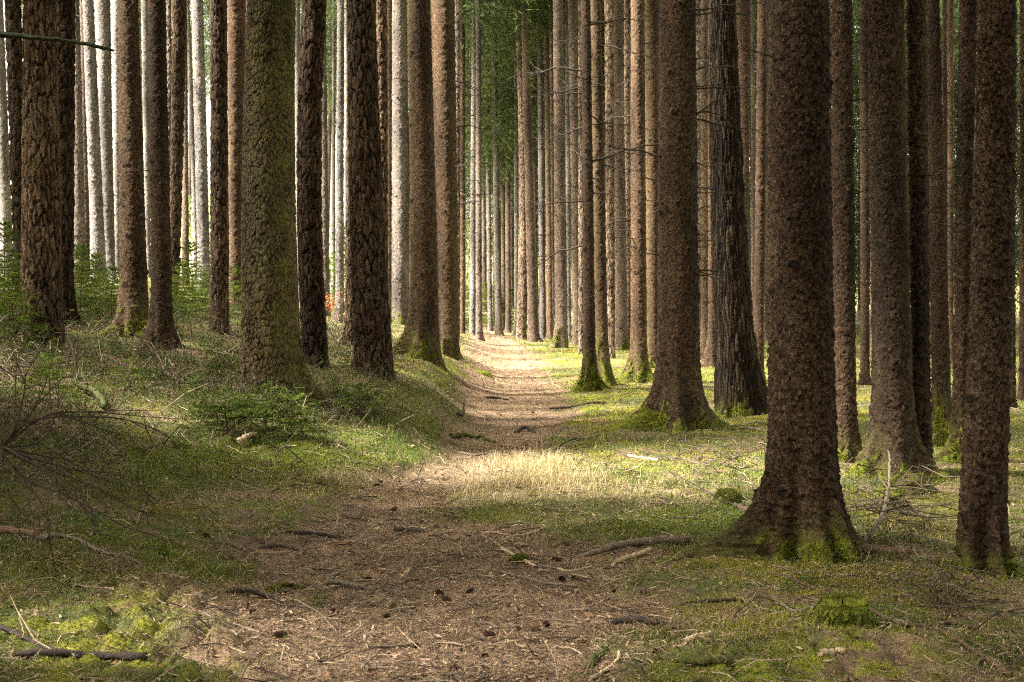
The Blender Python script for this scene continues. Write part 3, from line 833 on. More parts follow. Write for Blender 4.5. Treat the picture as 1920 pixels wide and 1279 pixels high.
NTREE = [0]
def tree(name, barkk, xt, wt, xb, wb, by=None, d=None, label='', group=None, mid=None, flare=.35, roots=(), moss=0, fur=0, algae=None,
         nbr=0, brz=(1.5, 8), brL=(.5, 1.3), braz=None, crown=15, ck=0, Ht=None, cscale=.68, tone=None):
    NTREE[0] += 1
    seed = NTREE[0] * 13 + 5
    g = np.random.default_rng(seed)
    if d is None:
        b = ground(xb, by)
    else:
        x = (xb - CX) / FPX * d
        b = np.array([x, d, h1(x, d)])
    d = b[1]
    top = at_depth(xt, 0, d) - b
    ztop = top[2]
    rb, rt = wb * d / FPX / 2, wt * d / FPX / 2
    Ht = Ht or max(22 + g.uniform(-2, 4), ztop + 5)
    mx = None
    if mid is not None:
        m = at_depth(mid[0], mid[1], d) - b
        mx = (m[0], m[2])
    def cl(z):
        if mx:
            zz = min(z, ztop)
            x1, z1 = mx
            x = top[0] * (zz * (zz - z1)) / (ztop * (ztop - z1)) + x1 * (zz * (zz - ztop)) / (z1 * (z1 - ztop))
            if z > ztop:
                e = .3
                xm = top[0] * ((ztop - e) * (ztop - e - z1)) / (ztop * (ztop - z1)) + x1 * ((ztop - e) * (-e)) / (z1 * (z1 - ztop))
                x = top[0] + (top[0] - xm) / e * (z - ztop) * .6
        else:
            x = top[0] * z / ztop
        return (x, .04 * math.sin(z * .35 + seed))
    zk = [-1, .5, ztop, Ht]; rk = [rb * 1.03, rb, rt, .035]
    def rad(z): return np.interp(z, zk, rk)
    roots = list(roots) + [(g.uniform(0, 360), g.uniform(.5, 1.25), g.uniform(.13, .24), g.uniform(.10, .22)) for _ in range(6 if d < 36 and barkk == 'spruce' else 2)]
    root = link(name, None, None, None, b)
    tag(root, label, 'tree', group)
    near = d < 30
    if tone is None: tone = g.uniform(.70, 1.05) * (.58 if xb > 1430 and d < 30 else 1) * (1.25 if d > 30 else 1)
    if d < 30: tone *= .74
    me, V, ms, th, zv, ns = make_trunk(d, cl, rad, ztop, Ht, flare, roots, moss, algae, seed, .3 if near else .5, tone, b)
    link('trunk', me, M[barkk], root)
    if moss > 0 and fur:
        moss_fur(root, V, ms, ns, d, seed, fur)
    for k in range(int(nbr * (3.0 if nbr > 3 else 1))):
        z = g.uniform(*brz)
        if z > Ht - 2: continue
        az = g.uniform(0, 2 * PI) if braz is None else math.radians(g.normal(g.choice(braz), 28))
        cxy = cl(z)
        r = float(rad(z))
        o = link('dead_branch', DEADB[int(g.integers(0, len(DEADB)))], None, root, (cxy[0] + r * .9 * math.cos(az), cxy[1] + r * .9 * math.sin(az), z))
        sc = g.uniform(*brL) * (1.0 if d > 20 else .75) * g.choice([.25, .4, .7, 1.0])
        o.rotation_euler = (g.uniform(-.6, .6), g.normal(.02, .12), az); o.scale = (sc, sc, sc * g.choice([-1, 1]))
    if barkk == 'spruce' and d < 34:
        for k in range(int(g.integers(7, 13))):
            z = g.uniform(1.3, min(ztop + .3, 8)); az = g.uniform(PI * .95, PI * 2.05)
            cxy = cl(z); r = float(rad(z))
            o = link('branch_stub', DEADB[int(g.integers(0, len(DEADB)))], None, root, (cxy[0] + r * .97 * math.cos(az), cxy[1] + r * .97 * math.sin(az), z))
            sc = g.uniform(.08, .22); o.rotation_euler = (g.uniform(-1, 1), g.normal(-.1, .25), az); o.scale = (sc, sc * 2.2, sc * 2.2)
    if crown is not None:
        if cscale == .68 and d < 36: cscale = .85 if (xb < 900 and d > 16) else .55
        lib = CROWN_BG if (ck or d > 36) else CROWN
        me = lib[int(g.integers(0, len(lib)))]
        hc = crown + g.uniform(-.6, 1.2)
        cxy = cl(hc)
        o = link('crown', me, None, root, (cxy[0], cxy[1], hc))
        hz = (Ht - hc + .8) / (16 if (ck or d > 36) else 12)
        o.scale = (cscale, cscale, max(hz, .4) ); o.rotation_euler = (0, 0, g.uniform(0, 6.28))
    return root

S, Pn = 'spruce_tree', 'pine_tree'
# ---- the bank: near and middle trunks
tree(Pn, 'pine', 73, 58, 82, 72, 640, label='thickest plated pine on the bank, its foot among young spruces', flare=.18, moss=0, nbr=1, brz=(4, 6), tone=0.78, cscale=1.05)
tree(Pn, 'pine', 121, 34, 122, 30, d=19.5, label='slimmer plated pine standing directly behind the thickest plated pine of the bank', tone=0.40)
tree(Pn, 'pine', 22, 29, 42, 24, d=20.5, label='dark pine leaning in behind the thickest plated pine, next to the pale outermost trunk', tone=0.38)
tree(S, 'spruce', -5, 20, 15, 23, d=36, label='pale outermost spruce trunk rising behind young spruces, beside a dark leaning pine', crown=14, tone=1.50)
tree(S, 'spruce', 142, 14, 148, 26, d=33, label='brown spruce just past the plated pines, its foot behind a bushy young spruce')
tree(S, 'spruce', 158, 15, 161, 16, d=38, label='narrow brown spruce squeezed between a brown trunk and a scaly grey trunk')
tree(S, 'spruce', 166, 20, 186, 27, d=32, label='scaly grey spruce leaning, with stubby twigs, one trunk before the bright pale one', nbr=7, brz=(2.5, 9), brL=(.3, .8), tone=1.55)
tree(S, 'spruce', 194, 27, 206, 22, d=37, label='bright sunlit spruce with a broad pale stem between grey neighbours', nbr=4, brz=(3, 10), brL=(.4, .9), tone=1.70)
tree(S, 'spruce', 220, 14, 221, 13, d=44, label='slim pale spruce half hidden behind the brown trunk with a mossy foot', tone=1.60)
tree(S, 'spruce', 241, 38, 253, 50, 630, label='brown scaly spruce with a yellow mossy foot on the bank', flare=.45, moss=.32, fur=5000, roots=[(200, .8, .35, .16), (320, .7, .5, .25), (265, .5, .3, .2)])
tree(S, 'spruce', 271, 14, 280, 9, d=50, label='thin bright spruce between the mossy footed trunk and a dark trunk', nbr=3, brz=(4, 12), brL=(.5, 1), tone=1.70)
tree(S, 'spruce', 295, 34, 306, 39, 650, label='dark scaly spruce with a bare foot beside the mossy footed brown trunk', flare=.22, nbr=2, brz=(3, 6), tone=0.55)
tree(Pn, 'pine', 316, 11, 318, 12, d=36, label='slender dark pine glimpsed above, behind the dark scaly trunk')
tree(Pn, 'pine', 335, 26, 326, 21, d=27, mid=(332, 300), label='reddish flaky pine leaning behind the dark scaly spruce')
tree(S, 'spruce', 346, 8, 349, 14, d=42, label='thin brown spruce beside the reddish flaky pine at the clearing')
tree(S, 'spruce', 351, 8, 371, 11, d=48, label='thin bright spruce leaning across the open clearing', nbr=3, brz=(4, 10), brL=(.5, 1), tone=1.70)
tree(S, 'spruce', 369, 22, 384, 23, d=33, label='grey white sunlit spruce leaning, beside the plated pine with a pale edge', nbr=6, brz=(3, 9), brL=(.3, .8), tone=1.70)
tree(Pn, 'pine', 409, 29, 411, 35, 626, label='plated pine with a pale sunlit edge and a bare foot in grass', flare=.2, tone=0.65)
tree(S, 'spruce', 443, 34, 443, 27, d=28, label='reddish grey spruce close behind the big green algae trunk')
tree(S, 'spruce', 462, 9, 461, 9, d=34, label='dark sliver of spruce trunk seen at the edge of the algae trunk')
tree(S, 'lichen', 509, 85, 511, 108, 748, mid=(505, 560), label='stout trunk covered in green algae above a dark low spruce shrub', flare=.22, moss=.0, algae=(-25, 1.0, 1.25), roots=[(-40, .55, .45, .3), (200, .25, .5, .2)], cscale=1.05)
tree(S, 'spruce', 557, 11, 561, 10, d=50, label='bright white trunk seen in the slot behind the algae trunk', tone=1.80)
tree(Pn, 'pine', 591, 41, 592, 46, 684, mid=(580, 350), label='bent plated pine between the algae trunk and the gap with red leaves', flare=.2, tone=0.55)
tree(S, 'spruce', 604, 14, 610, 18, d=36, label='brown spruce edging the gap with red leaves, behind the bent plated pine')
tree(S, 'spruce', 639, 13, 637, 17, 604, label='pale spruce standing in the gap just behind the red leaved bush', nbr=9, brz=(2, 11), brL=(.6, 1.3), crown=11, tone=1.60)
tree(S, 'spruce', 626, 7, 625, 8, d=60, label='thin white trunk beside the pale spruce in the gap with red leaves', nbr=4, brz=(3, 11), crown=12, tone=1.80)
tree(S, 'spruce', 650, 9, 651, 10, d=56, label='slim bright trunk partly behind the big dark plated pine', crown=12, tone=1.70)
tree(Pn, 'pine', 677, 53, 702, 69, 698, mid=(686, 330), label='big dark plated pine leaning slightly, above the small bank sapling', flare=.16, nbr=1, brz=(4, 5), braz=[0], tone=0.50)
tree(Pn, 'pine', 662, 20, 659, 22, d=22.5, label='paler pine whose flank shows beside the foot of the big dark plated pine', flare=.15)
tree(Pn, 'pine', 713, 24, 720, 18, d=26, label='pine trunk pressed close behind the big dark plated pine')
tree(S, 'spruce', 730, 11, 728, 12, d=38, label='dark narrow spruce between the big dark pine and a bright edged trunk')
tree(S, 'spruce', 748, 30, 750, 36, 608, label='grey spruce with a bright sunlit edge and mossy foot, behind the rooted spruce', flare=.3, moss=.25, fur=1500, crown=14, tone=1.30)
tree(S, 'spruce', 785, 42, 797, 55, 674, mid=(793, 400), label='broad spruce with moss covered spreading roots at the path edge', flare=.5, moss=.28, fur=9000, roots=[(185, 1.5, .26, .26), (262, 1.1, .42, .28), (-25, .8, .4, .22), (300, .5, .3, .2)], algae=(180, .35, .8), nbr=3, brz=(3, 5.5), brL=(.5, .9), tone=0.75)
tree(S, 'spruce', 830, 44, 843, 37, 668, label='greenish spruce touching the broad rooted spruce on its path side', flare=.22, moss=.22, fur=1500, algae=(0, .5, 1.2), nbr=5, brz=(3, 6.5), brL=(.8, 1.4), braz=[0, 20])
tree(Pn, 'pine', 858, 11, 857, 11, d=36, label='reddish pine just behind the greenish spruce at the path', nbr=4, brz=(3, 9))
tree(S, 'spruce', 867, 11, 867, 11, d=45, label='brown narrow spruce by the path mouth next to the reddish pine', nbr=6, brz=(3, 11), brL=(.7, 1.4), crown=11)
# ---- where the path ends
tree(S, 'spruce', 889, 8, 886, 12, 628, label='bright white spruce pair member at the end of the path', nbr=5, brz=(3, 12), cscale=1.0, crown=9.5, flare=.15, tone=1.90)
tree(S, 'spruce', 897, 11, 898, 12, 638, label='brown spruce joined beside the bright white trunk where the path ends', nbr=12, brz=(3, 13), brL=(.7, 1.5), cscale=1.0, crown=9.5, flare=.12, tone=1.20)
tree(S, 'spruce', 912, 10, 919, 9, d=57, label='pale spruce standing over a green shrub, next beyond the path end pair', cscale=1.0, crown=7.5, nbr=3, brz=(4, 10), tone=1.60)
tree(S, 'spruce', 925, 11, 935, 13, 629, label='grey spruce with a green tinged foot just past the end of the path', cscale=1.0, crown=7.5, nbr=4, brz=(4, 10), moss=.2, fur=300, tone=1.30)
tree(Pn, 'pine', 934, 8, 927, 7, d=62, label='thin reddish trunk behind the grey spruce past the path end', cscale=1.0, crown=7.5)
tree(S, 'spruce', 942, 9, 944, 8, d=60, label='slim dark spruce between two grey trunks past the path end', cscale=1.0, crown=7.5)
tree(S, 'spruce', 951, 9, 953, 11, 624, label='thin grey spruce with drooping dead twigs before the dark thicket', cscale=1.0, crown=7.5, nbr=9, brz=(3, 12), brL=(.7, 1.4))
tree(S, 'spruce', 968, 9, 969, 9, d=52, label='bright edged spruce half behind the plated pine beyond the path', cscale=1.0, crown=7.5, tone=1.60)
tree(Pn, 'pine', 970, 12, 977, 19, 636, mid=(981, 330), label='plated pine with a reddish upper stem beside the far end of the path', crown=12, flare=.2)
tree(S, 'spruce', 983, 13, 1000, 20, 641, label='brown spruce with a pinkish foot next to the far plated pine', crown=12, nbr=4, brz=(3, 10), flare=.2)
tree(S, 'spruce', 996, 10, 1007, 8, d=54, label='narrow spruce mostly hidden behind the pink footed trunk', crown=11)
tree(S, 'spruce', 1011, 9, 1018, 13, 636, label='pale grey spruce, next but one from the far plated pine', crown=11, nbr=6, brz=(3, 11), tone=1.40)
tree(S, 'spruce', 1024, 9, 1031, 12, 637, label='reddish brown spruce in the line before the moss footed trunk', crown=11, nbr=5, brz=(3, 11))
tree(S, 'spruce', 1033, 7, 1038, 7, d=50, label='very thin spruce touching the trunk with a bright moss foot', crown=11)
tree(S, 'spruce', 1046, 19, 1053, 24, 652, label='grey spruce with a bright green moss foot beyond the path', crown=13, flare=.3, moss=.42, fur=2500, nbr=7, brz=(3, 9), brL=(.5, 1.2))
tree(S, 'spruce', 1062, 7, 1067, 9, d=46, label='whitish trunk in the slot behind the bright moss foot spruce', crown=13, tone=1.60)
tree(S, 'spruce', 1073, 16, 1083, 18, 648, label='brown spruce with a dark flared foot next to the bright moss foot', crown=13, flare=.5, nbr=6, brz=(3, 9))
tree(Pn, 'pine', 1090, 12, 1090, 10, d=36, label='dark trunk showing behind the thin mossy rooted spruce')
# ---- the twin by the path and its neighbours
tree(S, 'spruce', 1098, 19, 1106, 23, 732, label='thin dark spruce on moss covered roots, front one of a twin', flare=.4, moss=.34, fur=5000, roots=[(190, 2.4, .28, .2), (240, 1.6, .35, .2), (290, .7, .4, .2)], nbr=12, brz=(2.2, 6.5), brL=(.6, 1.4), braz=[0, 180], crown=13, tone=0.50)
tree(S, 'spruce', 1116, 20, 1128, 27, 722, label='second spruce of the twin, its mossy foot joining the thin dark one', flare=.5, moss=.5, fur=5000, roots=[(-20, 1.1, .4, .25), (280, .9, .4, .3)], algae=(180, .4, 1), nbr=6, brz=(2.5, 6.5), crown=13, tone=0.85)
tree(Pn, 'pine', 1143, 18, 1145, 16, d=33, label='plated pine just behind the mossy twin')
tree(S, 'spruce', 1159, 17, 1165, 24, 657, label='grey brown spruce with a flared foot, behind and beyond the mossy twin', flare=.5, moss=.2, fur=900, nbr=6, brz=(2.5, 8), crown=13)
tree(Pn, 'pine', 1176, 12, 1178, 11, d=40, label='reddish stem high behind the scaly trunk with mossy root claws', crown=14)
tree(S, 'spruce', 1196, 26, 1198, 32, 716, label='scaly light brown spruce with green mossy root claws', flare=.5, moss=.32, fur=5000, roots=[(185, 1.3, .3, .2), (262, .8, .4, .22), (-40, .8, .35, .2)], nbr=10, brz=(2.2, 6.5), brL=(.5, 1.3), braz=[0, 180], crown=13)
tree(S, 'spruce', 1222, 28, 1224, 22, 690, label='shaded spruce with a green foot in the slot beside the stout rooted spruce', flare=.3, moss=.35, fur=1500, algae=(180, .4, 1), nbr=5, brz=(2.2, 7), crown=13)
tree(S, 'spruce', 1271, 66, 1273, 77, 806, label='stout reddish brown spruce with a wide fluted foot and mossy root', mid=(1272, 350), flare=.55, moss=.26, fur=9000, roots=[(186, 1.35, .25, .24), (250, .55, .35, .4), (310, .55, .3, .4), (-15, .7, .3, .22)], nbr=14, brz=(1.9, 5.4), brL=(.5, 1.25), braz=[0, 10, -20, 180], crown=13, tone=0.62)
tree(Pn, 'pine', 1310, 10, 1308, 9, d=38, label='red stem sliver in the gap beside the stout fluted spruce', crown=14)
tree(S, 'spruce', 1322, 15, 1322, 15, 672, label='pale straight spruce in the gap before the furrowed trunk', nbr=2, brz=(3, 8), crown=13)
tree(S, 'spruce', 1331, 9, 1336, 15, 690, label='grey spruce with a sweeping dark root, half behind the furrowed trunk', flare=.6, roots=[(190, 2.2, .3, .3)], crown=13)
tree('larch_tree', 'furrow', 1352, 50, 1384, 74, 778, mid=(1363, 340), label='dark deeply furrowed trunk twisting down to a splayed foot', flare=.3, moss=.12, fur=600, roots=[(-20, .7, .35, .45), (200, .2, .4, .2)], tone=.62, nbr=5, brz=(2, 5.5), brL=(.4, 1))
tree(S, 'spruce', 1394, 26, 1393, 18, d=27, label='scaly spruce close behind the furrowed trunk on its shaded flank', nbr=3, brz=(3, 7))
tree(S, 'spruce', 1411, 7, 1412, 8, d=42, label='very thin grey spruce between the furrowed trunk and a scaly one')
tree(S, 'spruce', 1429, 18, 1421, 21, 724, label='scaly spruce whose foot shows beside the dark reddish giant', flare=.3, moss=.25, fur=900, nbr=3, brz=(3, 7))
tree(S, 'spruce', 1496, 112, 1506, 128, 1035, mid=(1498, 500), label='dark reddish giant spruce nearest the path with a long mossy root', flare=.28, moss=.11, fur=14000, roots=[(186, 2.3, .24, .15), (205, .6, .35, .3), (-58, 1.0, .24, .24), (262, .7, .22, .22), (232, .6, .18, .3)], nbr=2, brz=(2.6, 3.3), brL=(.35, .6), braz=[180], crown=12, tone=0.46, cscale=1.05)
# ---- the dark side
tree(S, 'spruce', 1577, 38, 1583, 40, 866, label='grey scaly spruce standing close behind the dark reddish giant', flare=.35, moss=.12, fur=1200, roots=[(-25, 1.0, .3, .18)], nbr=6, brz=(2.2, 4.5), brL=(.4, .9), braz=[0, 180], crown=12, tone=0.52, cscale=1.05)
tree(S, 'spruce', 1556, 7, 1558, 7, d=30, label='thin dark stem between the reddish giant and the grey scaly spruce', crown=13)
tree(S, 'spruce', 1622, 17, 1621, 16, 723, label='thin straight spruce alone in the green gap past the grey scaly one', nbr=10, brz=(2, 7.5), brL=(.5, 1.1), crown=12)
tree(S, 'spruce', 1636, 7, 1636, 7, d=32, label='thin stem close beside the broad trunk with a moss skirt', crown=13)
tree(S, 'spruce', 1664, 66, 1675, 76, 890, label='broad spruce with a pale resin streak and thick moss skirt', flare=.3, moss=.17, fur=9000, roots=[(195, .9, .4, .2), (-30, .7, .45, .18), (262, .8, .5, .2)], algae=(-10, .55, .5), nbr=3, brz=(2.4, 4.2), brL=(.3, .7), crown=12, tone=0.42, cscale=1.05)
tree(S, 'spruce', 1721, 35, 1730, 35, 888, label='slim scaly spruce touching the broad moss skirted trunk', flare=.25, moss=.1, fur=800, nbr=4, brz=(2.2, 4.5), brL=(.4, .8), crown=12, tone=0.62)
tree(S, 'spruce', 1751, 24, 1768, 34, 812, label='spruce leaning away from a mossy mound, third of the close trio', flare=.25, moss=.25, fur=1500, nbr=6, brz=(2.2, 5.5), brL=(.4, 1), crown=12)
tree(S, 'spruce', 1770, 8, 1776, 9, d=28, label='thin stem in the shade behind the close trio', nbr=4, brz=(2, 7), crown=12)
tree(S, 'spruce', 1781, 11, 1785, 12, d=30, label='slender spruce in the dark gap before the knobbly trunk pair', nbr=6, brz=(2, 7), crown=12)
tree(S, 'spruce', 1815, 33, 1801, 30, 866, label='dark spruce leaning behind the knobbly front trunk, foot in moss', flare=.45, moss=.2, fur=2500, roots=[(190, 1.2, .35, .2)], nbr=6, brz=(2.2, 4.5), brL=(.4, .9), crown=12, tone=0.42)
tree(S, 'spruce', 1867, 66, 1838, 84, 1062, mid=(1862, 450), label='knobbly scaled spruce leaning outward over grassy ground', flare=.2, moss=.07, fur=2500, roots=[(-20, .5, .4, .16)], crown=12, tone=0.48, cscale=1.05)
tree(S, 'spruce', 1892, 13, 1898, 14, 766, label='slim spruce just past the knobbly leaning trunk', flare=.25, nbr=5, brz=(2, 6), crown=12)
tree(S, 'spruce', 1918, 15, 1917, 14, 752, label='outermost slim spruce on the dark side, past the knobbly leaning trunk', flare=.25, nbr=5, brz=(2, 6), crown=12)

# overhanging dark mossy branch from a spruce that stands just outside the view
t = tree(S, 'spruce', -135, 90, -120, 100, d=9.5, label='spruce at the very edge, seen only by its dark mossy overhanging branch', crown=7)
def overhang():
    b = np.array(t.location)
    pts = [at_depth(-120, 60, 9.5), at_depth(-10, 64, 9.3), at_depth(70, 71, 9.2), at_depth(150, 80, 9.1), at_depth(212, 95, 9.0)]
    P = smooth_line(pts, 40) - b
    P[:, 2] += RNG.normal(0, .002, 40)
    A = Acc(); A.tube(P, np.linspace(.026, .010, 40), 8, 3, .25, (.030, .034, .012))
    link('mossy_branch', A.mesh('mossy_branch'), M['wood'], t)
overhang()

# ---- slim trunks filling the far thicket
g = np.random.default_rng(77)
FILL = [(908, 72), (1003, 70), (1080, 58), (1030, 64), (1062, 70), (1100, 62), (1136, 66), (1157, 58), (1190, 62), (1228, 64), (1248, 54), (1302, 60), (1362, 50), (1407, 56), (1135, 60), (1150, 52), (1168, 58), (1185, 50), (1205, 56), (1230, 50), (1245, 58),
        (1318, 52), (1340, 56), (1372, 48), (1400, 54), (1418, 60), (1440, 46), (1562, 58), (1650, 52), (1748, 52), (1835, 44),
        (110, 48), (300, 60), (425, 60), (545, 62), (690, 60), (740, 58), (775, 62), (815, 54), (1480, 40), (1280, 44)]
for px, d in FILL:
    w = g.uniform(.24, .36) * FPX / d
    tree(S, 'spruce', px + g.normal(0, 11), w * .72, px, w, d=float(d), label='slim bare spruce trunk in the far thicket of trunks', group='slim trunks in the far thicket', nbr=int(g.integers(6, 12)) if px > 800 else 2, brz=(2.5, 12), brL=(.7, 1.8), crown=g.uniform(9, 13), ck=0)

# ---- green spruces closing the view
BG = [(868, 84, 3), (900, 78, 6), (935, 82, 2.5), (958, 76, 5), (985, 86, 2), (1015, 82, 4), (1050, 80, 3), (1090, 84, 3), (1130, 78, 2), (1170, 84, 2), (1215, 76, 2.5), (1260, 82, 2), (1310, 72, 2), (1350, 78, 2),
      (1395, 70, 2), (1440, 74, 2), (1500, 66, 2), (1545, 72, 1.5), (1592, 62, 2), (1615, 70, 1.5), (1650, 58, 2), (1690, 66, 1.5), (1735, 60, 2), (1775, 56, 2.2), (1800, 66, 1.5), (1845, 58, 2), (1890, 62, 1.5), (1930, 54, 2), (1970, 60, 1.5),
      (612, 92, 9), (590, 78, 9.5), (655, 96, 10), (720, 88, 5), (770, 92, 4), (820, 88, 3), (60, 95, 12), (355, 100, 11), (400, 92, 11), (130, 90, 12), (270, 98, 12)]
for i, (px, d, hc) in enumerate(BG):
    w = g.uniform(.3, .42) * FPX / d
    tree(S, 'spruce', px + g.normal(0, 6), w * .75, px, w, d=float(d), label='dark green spruce with drooping boughs closing the view', group='green spruces closing the view', crown=hc, ck=1, cscale=g.uniform(.9, 1.25), Ht=g.uniform(20, 26))

# ---- the forest goes on unseen: spruces added to block sun and sky light
SHADE_TREES = [(-3.9, 5.0, 5), (-6.5, 7.0, 3), (-9.8, 15.5, 3), (-12.5, 19, 3), (-16, 22, 3.5), (-18, 18, 2), (-13, 6, 2), (-19, 25, 4), (-22, 21, 2), (-10, 3, 3), (-15, 0, 3), (-7, -2, 4), (-22, 5, 2),
       (-5, -5, 2), (-1.5, -8, 1.5), (3, -6, 1.5), (6.5, -4, 2), (-10, -7, 2), (0.5, -12, 1.5), (6, -10, 1.5), (11, -7, 2), (-6, -12, 1.5), (10, -1, 4), (14, -4, 3), (-3.4, .5, 5.5), (3.6, .3, 5.5), (.3, -3.6, 4.5), (5, 4, 7),
       (9.0, 14, 5.5), (12, 20, 4), (16, 26, 3), (14, 9, 5), (7.6, 10.5, 7), (19, 16, 3), (-9.2, 13.6, 4), (-9.2, 11.0, 14.5, 23), (-10.5, 9.6, 15, 23), (-8.3, 10.0, 1.2, 7.5), (-7.6, 8.0, 1.5, 9)]
def outside(x, y, hc, Ht=20):
    g = np.random.default_rng(int(abs(x * 7 + y * 13)) + 3)
    r = link(S, None, None, None, (x, y, h1(x, y)))
    tag(r, 'unseen spruce added outside the view to block light', 'tree', 'added shade trees outside the view')
    k = g.uniform(.16, .24)
    me = make_trunk(32.0, lambda z: (0, 0), lambda z: np.interp(z, [-1, .5, Ht], [k * 1.05, k, .03]), min(8, Ht * .6), Ht, .35, (), 0, None, int(g.integers(1, 99)), .3)[0]
    link('trunk', me, M['spruce'], r)
    c = link('crown', CROWN[int(g.integers(0, 3))], None, r, (0, 0, hc)); k2 = 1.1 if abs(x) < 6 and y > -6 else .95; c.scale = (k2, k2, (Ht + .8 - hc) / 12); c.rotation_euler = (0, 0, g.uniform(0, 6.28))
for q in SHADE_TREES: outside(*q)

# ------------------------------------------------------------------ young spruces and shrubs
SPR = [(8, 19, 1.25, 0, 'tall young spruce beside the foot of the thickest plated pine, at the picture edge'), (25, 15.2, .8, 1, 'low spreading young spruce in front of the thickest plated pine'), (-40, 17, 1.2, 1, None),
       (150, 21, 1.0, 0, 'bushy young spruce right behind the slimmer plated pine'), (178, 23, 1.0, 1, 'wide young spruce before the scaly grey spruce'), (205, 21.5, .85, 1, 'young spruce touching the mossy footed brown trunk'),
       (130, 25, 1.1, 1, 'shaded young spruce between the plated pines and the scaly grey trunk'), (345, 24, .95, 1, 'young spruce between the dark scaly trunk and the pale edged pine'), (362, 27, 1.15, 0, 'upright young spruce with a clear tip against the bright clearing'),
       (385, 25, .8, 1, 'small young spruce hugging the pale edged plated pine'), (440, 26, .9, 0, 'young spruce behind the algae trunk, beyond the pale edged pine'), (325, 22, .7, 1, 'knee high young spruce beside the dark scaly trunk'),
       (915, 60, 1.6, 1, 'pale green shrub between the trunks where the path ends'), (868, 52, 1.3, 1, 'pale green shrub beside the path mouth, behind the rooted spruces'), (958, 62, 1.4, 1, 'bluish green shrub before the dark thicket past the path end'),
       (652, 50, 2.2, 0, 'bright green young spruce behind the big dark plated pine'), (495, 12.2, .82, 3, 'dark low spruce shrub around the foot of the algae trunk'), (425, 12.0, .72, 3, 'low spruce spreading in the grass before the algae trunk'), (545, 12.2, .55, 2, 'small spruce at the path side of the algae trunk'),
       (672, 13.6, .62, 3, 'small bank sapling with spread boughs before the big dark plated pine'), (90, 11.6, .55, 2, 'small spruce in the brushwood before the thickest plated pine'), (240, 13.0, .42, 2, 'little spruce in the undergrowth of the bank')]
SPR = [(a, b, c * (.86 if 14 < b < 40 else 1.1), k, l) for a, b, c, k, l in SPR]
for px, d, sc, k, lab in SPR:
    if lab is None: lab = 'young spruce peeping in at the edge beside the tall one'
    sapling(px, d, sc, k, lab)
SEED = [(300, 14), (350, 13), (280, 16), (400, 15), (180, 12.5), (140, 13.6), (460, 16), (380, 18), (330, 19), (210, 15.5), (60, 13), (620, 15), (640, 17), (580, 13.2), (1530, 7.2), (1300, 7.5), (1710, 8.4), (1590, 9.4), (1480, 7.0), (1650, 10.5), (300, 7.6), (600, 6.9), (1380, 9.0)]
SEED += [(random.uniform(-10, 470), random.uniform(11.5, 17)) for _ in range(22)]
for i, (px, d) in enumerate(SEED):
    sc = random.uniform(.2, .36) if d > 10 else random.uniform(.09, .15)
    sapling(px + random.uniform(-12, 12), d, sc, 2, 'ankle high spruce seedling in the moss and grass', 'tiny spruce seedlings on the floor', 'spruce_seedling')

def red_bush():
    d = 33.0
    x = (634 - CX) / FPX * d
    r = link('beech_sapling', None, None, None, (x, d, h1(x, d)))
    tag(r, 'small bush with orange red dry leaves in the gap between pines', 'bush')
    A = Acc(); g = np.random.default_rng(4)
    P, cols = [], []
    for k in range(16):
        a = g.uniform(0, 2 * PI); L = g.uniform(.3, .75); h = g.uniform(.15, .85)
        p = np.array([[0, 0, h * .6], [math.cos(a) * L * .5, math.sin(a) * L * .5, h * .85], [math.cos(a) * L, math.sin(a) * L, h]])
        A.tube(p, [.006, .004, .002], 4, col=(.1, .06, .04))
        for q in range(16):
            s = g.uniform(.3, 1); P.append(p[0] + (p[2] - p[0]) * s + g.normal(0, .05, 3))
    A.tube([(0, 0, -.05), (.01, 0, .4), (0, 0, .85)], [.012, .009, .004], 6, col=(.1, .06, .04))
    link('stem', A.mesh('stem'), M['wood'], r)
    P = np.array(P); n = len(P)
    D = g.normal(0, 1, (n, 3)); D /= np.linalg.norm(D, axis=1)[:, None]
    Sd = np.cross(D, g.normal(0, 1, (n, 3))); Sd /= np.linalg.norm(Sd, axis=1)[:, None]
    pal = np.array([(.45, .12, .04), (.55, .20, .08), (.35, .08, .03), (.5, .25, .13)])
    V, cc = quad_sprays(P, D, Sd, g.uniform(.05, .085, n), g.uniform(.03, .05, n), pal[g.integers(0, 4, n)])
    link('leaves', np_mesh('leaves', V, np.arange(len(V)), np.arange(n) * 4, {'col': cc}), M['needle'], r)
red_bush()

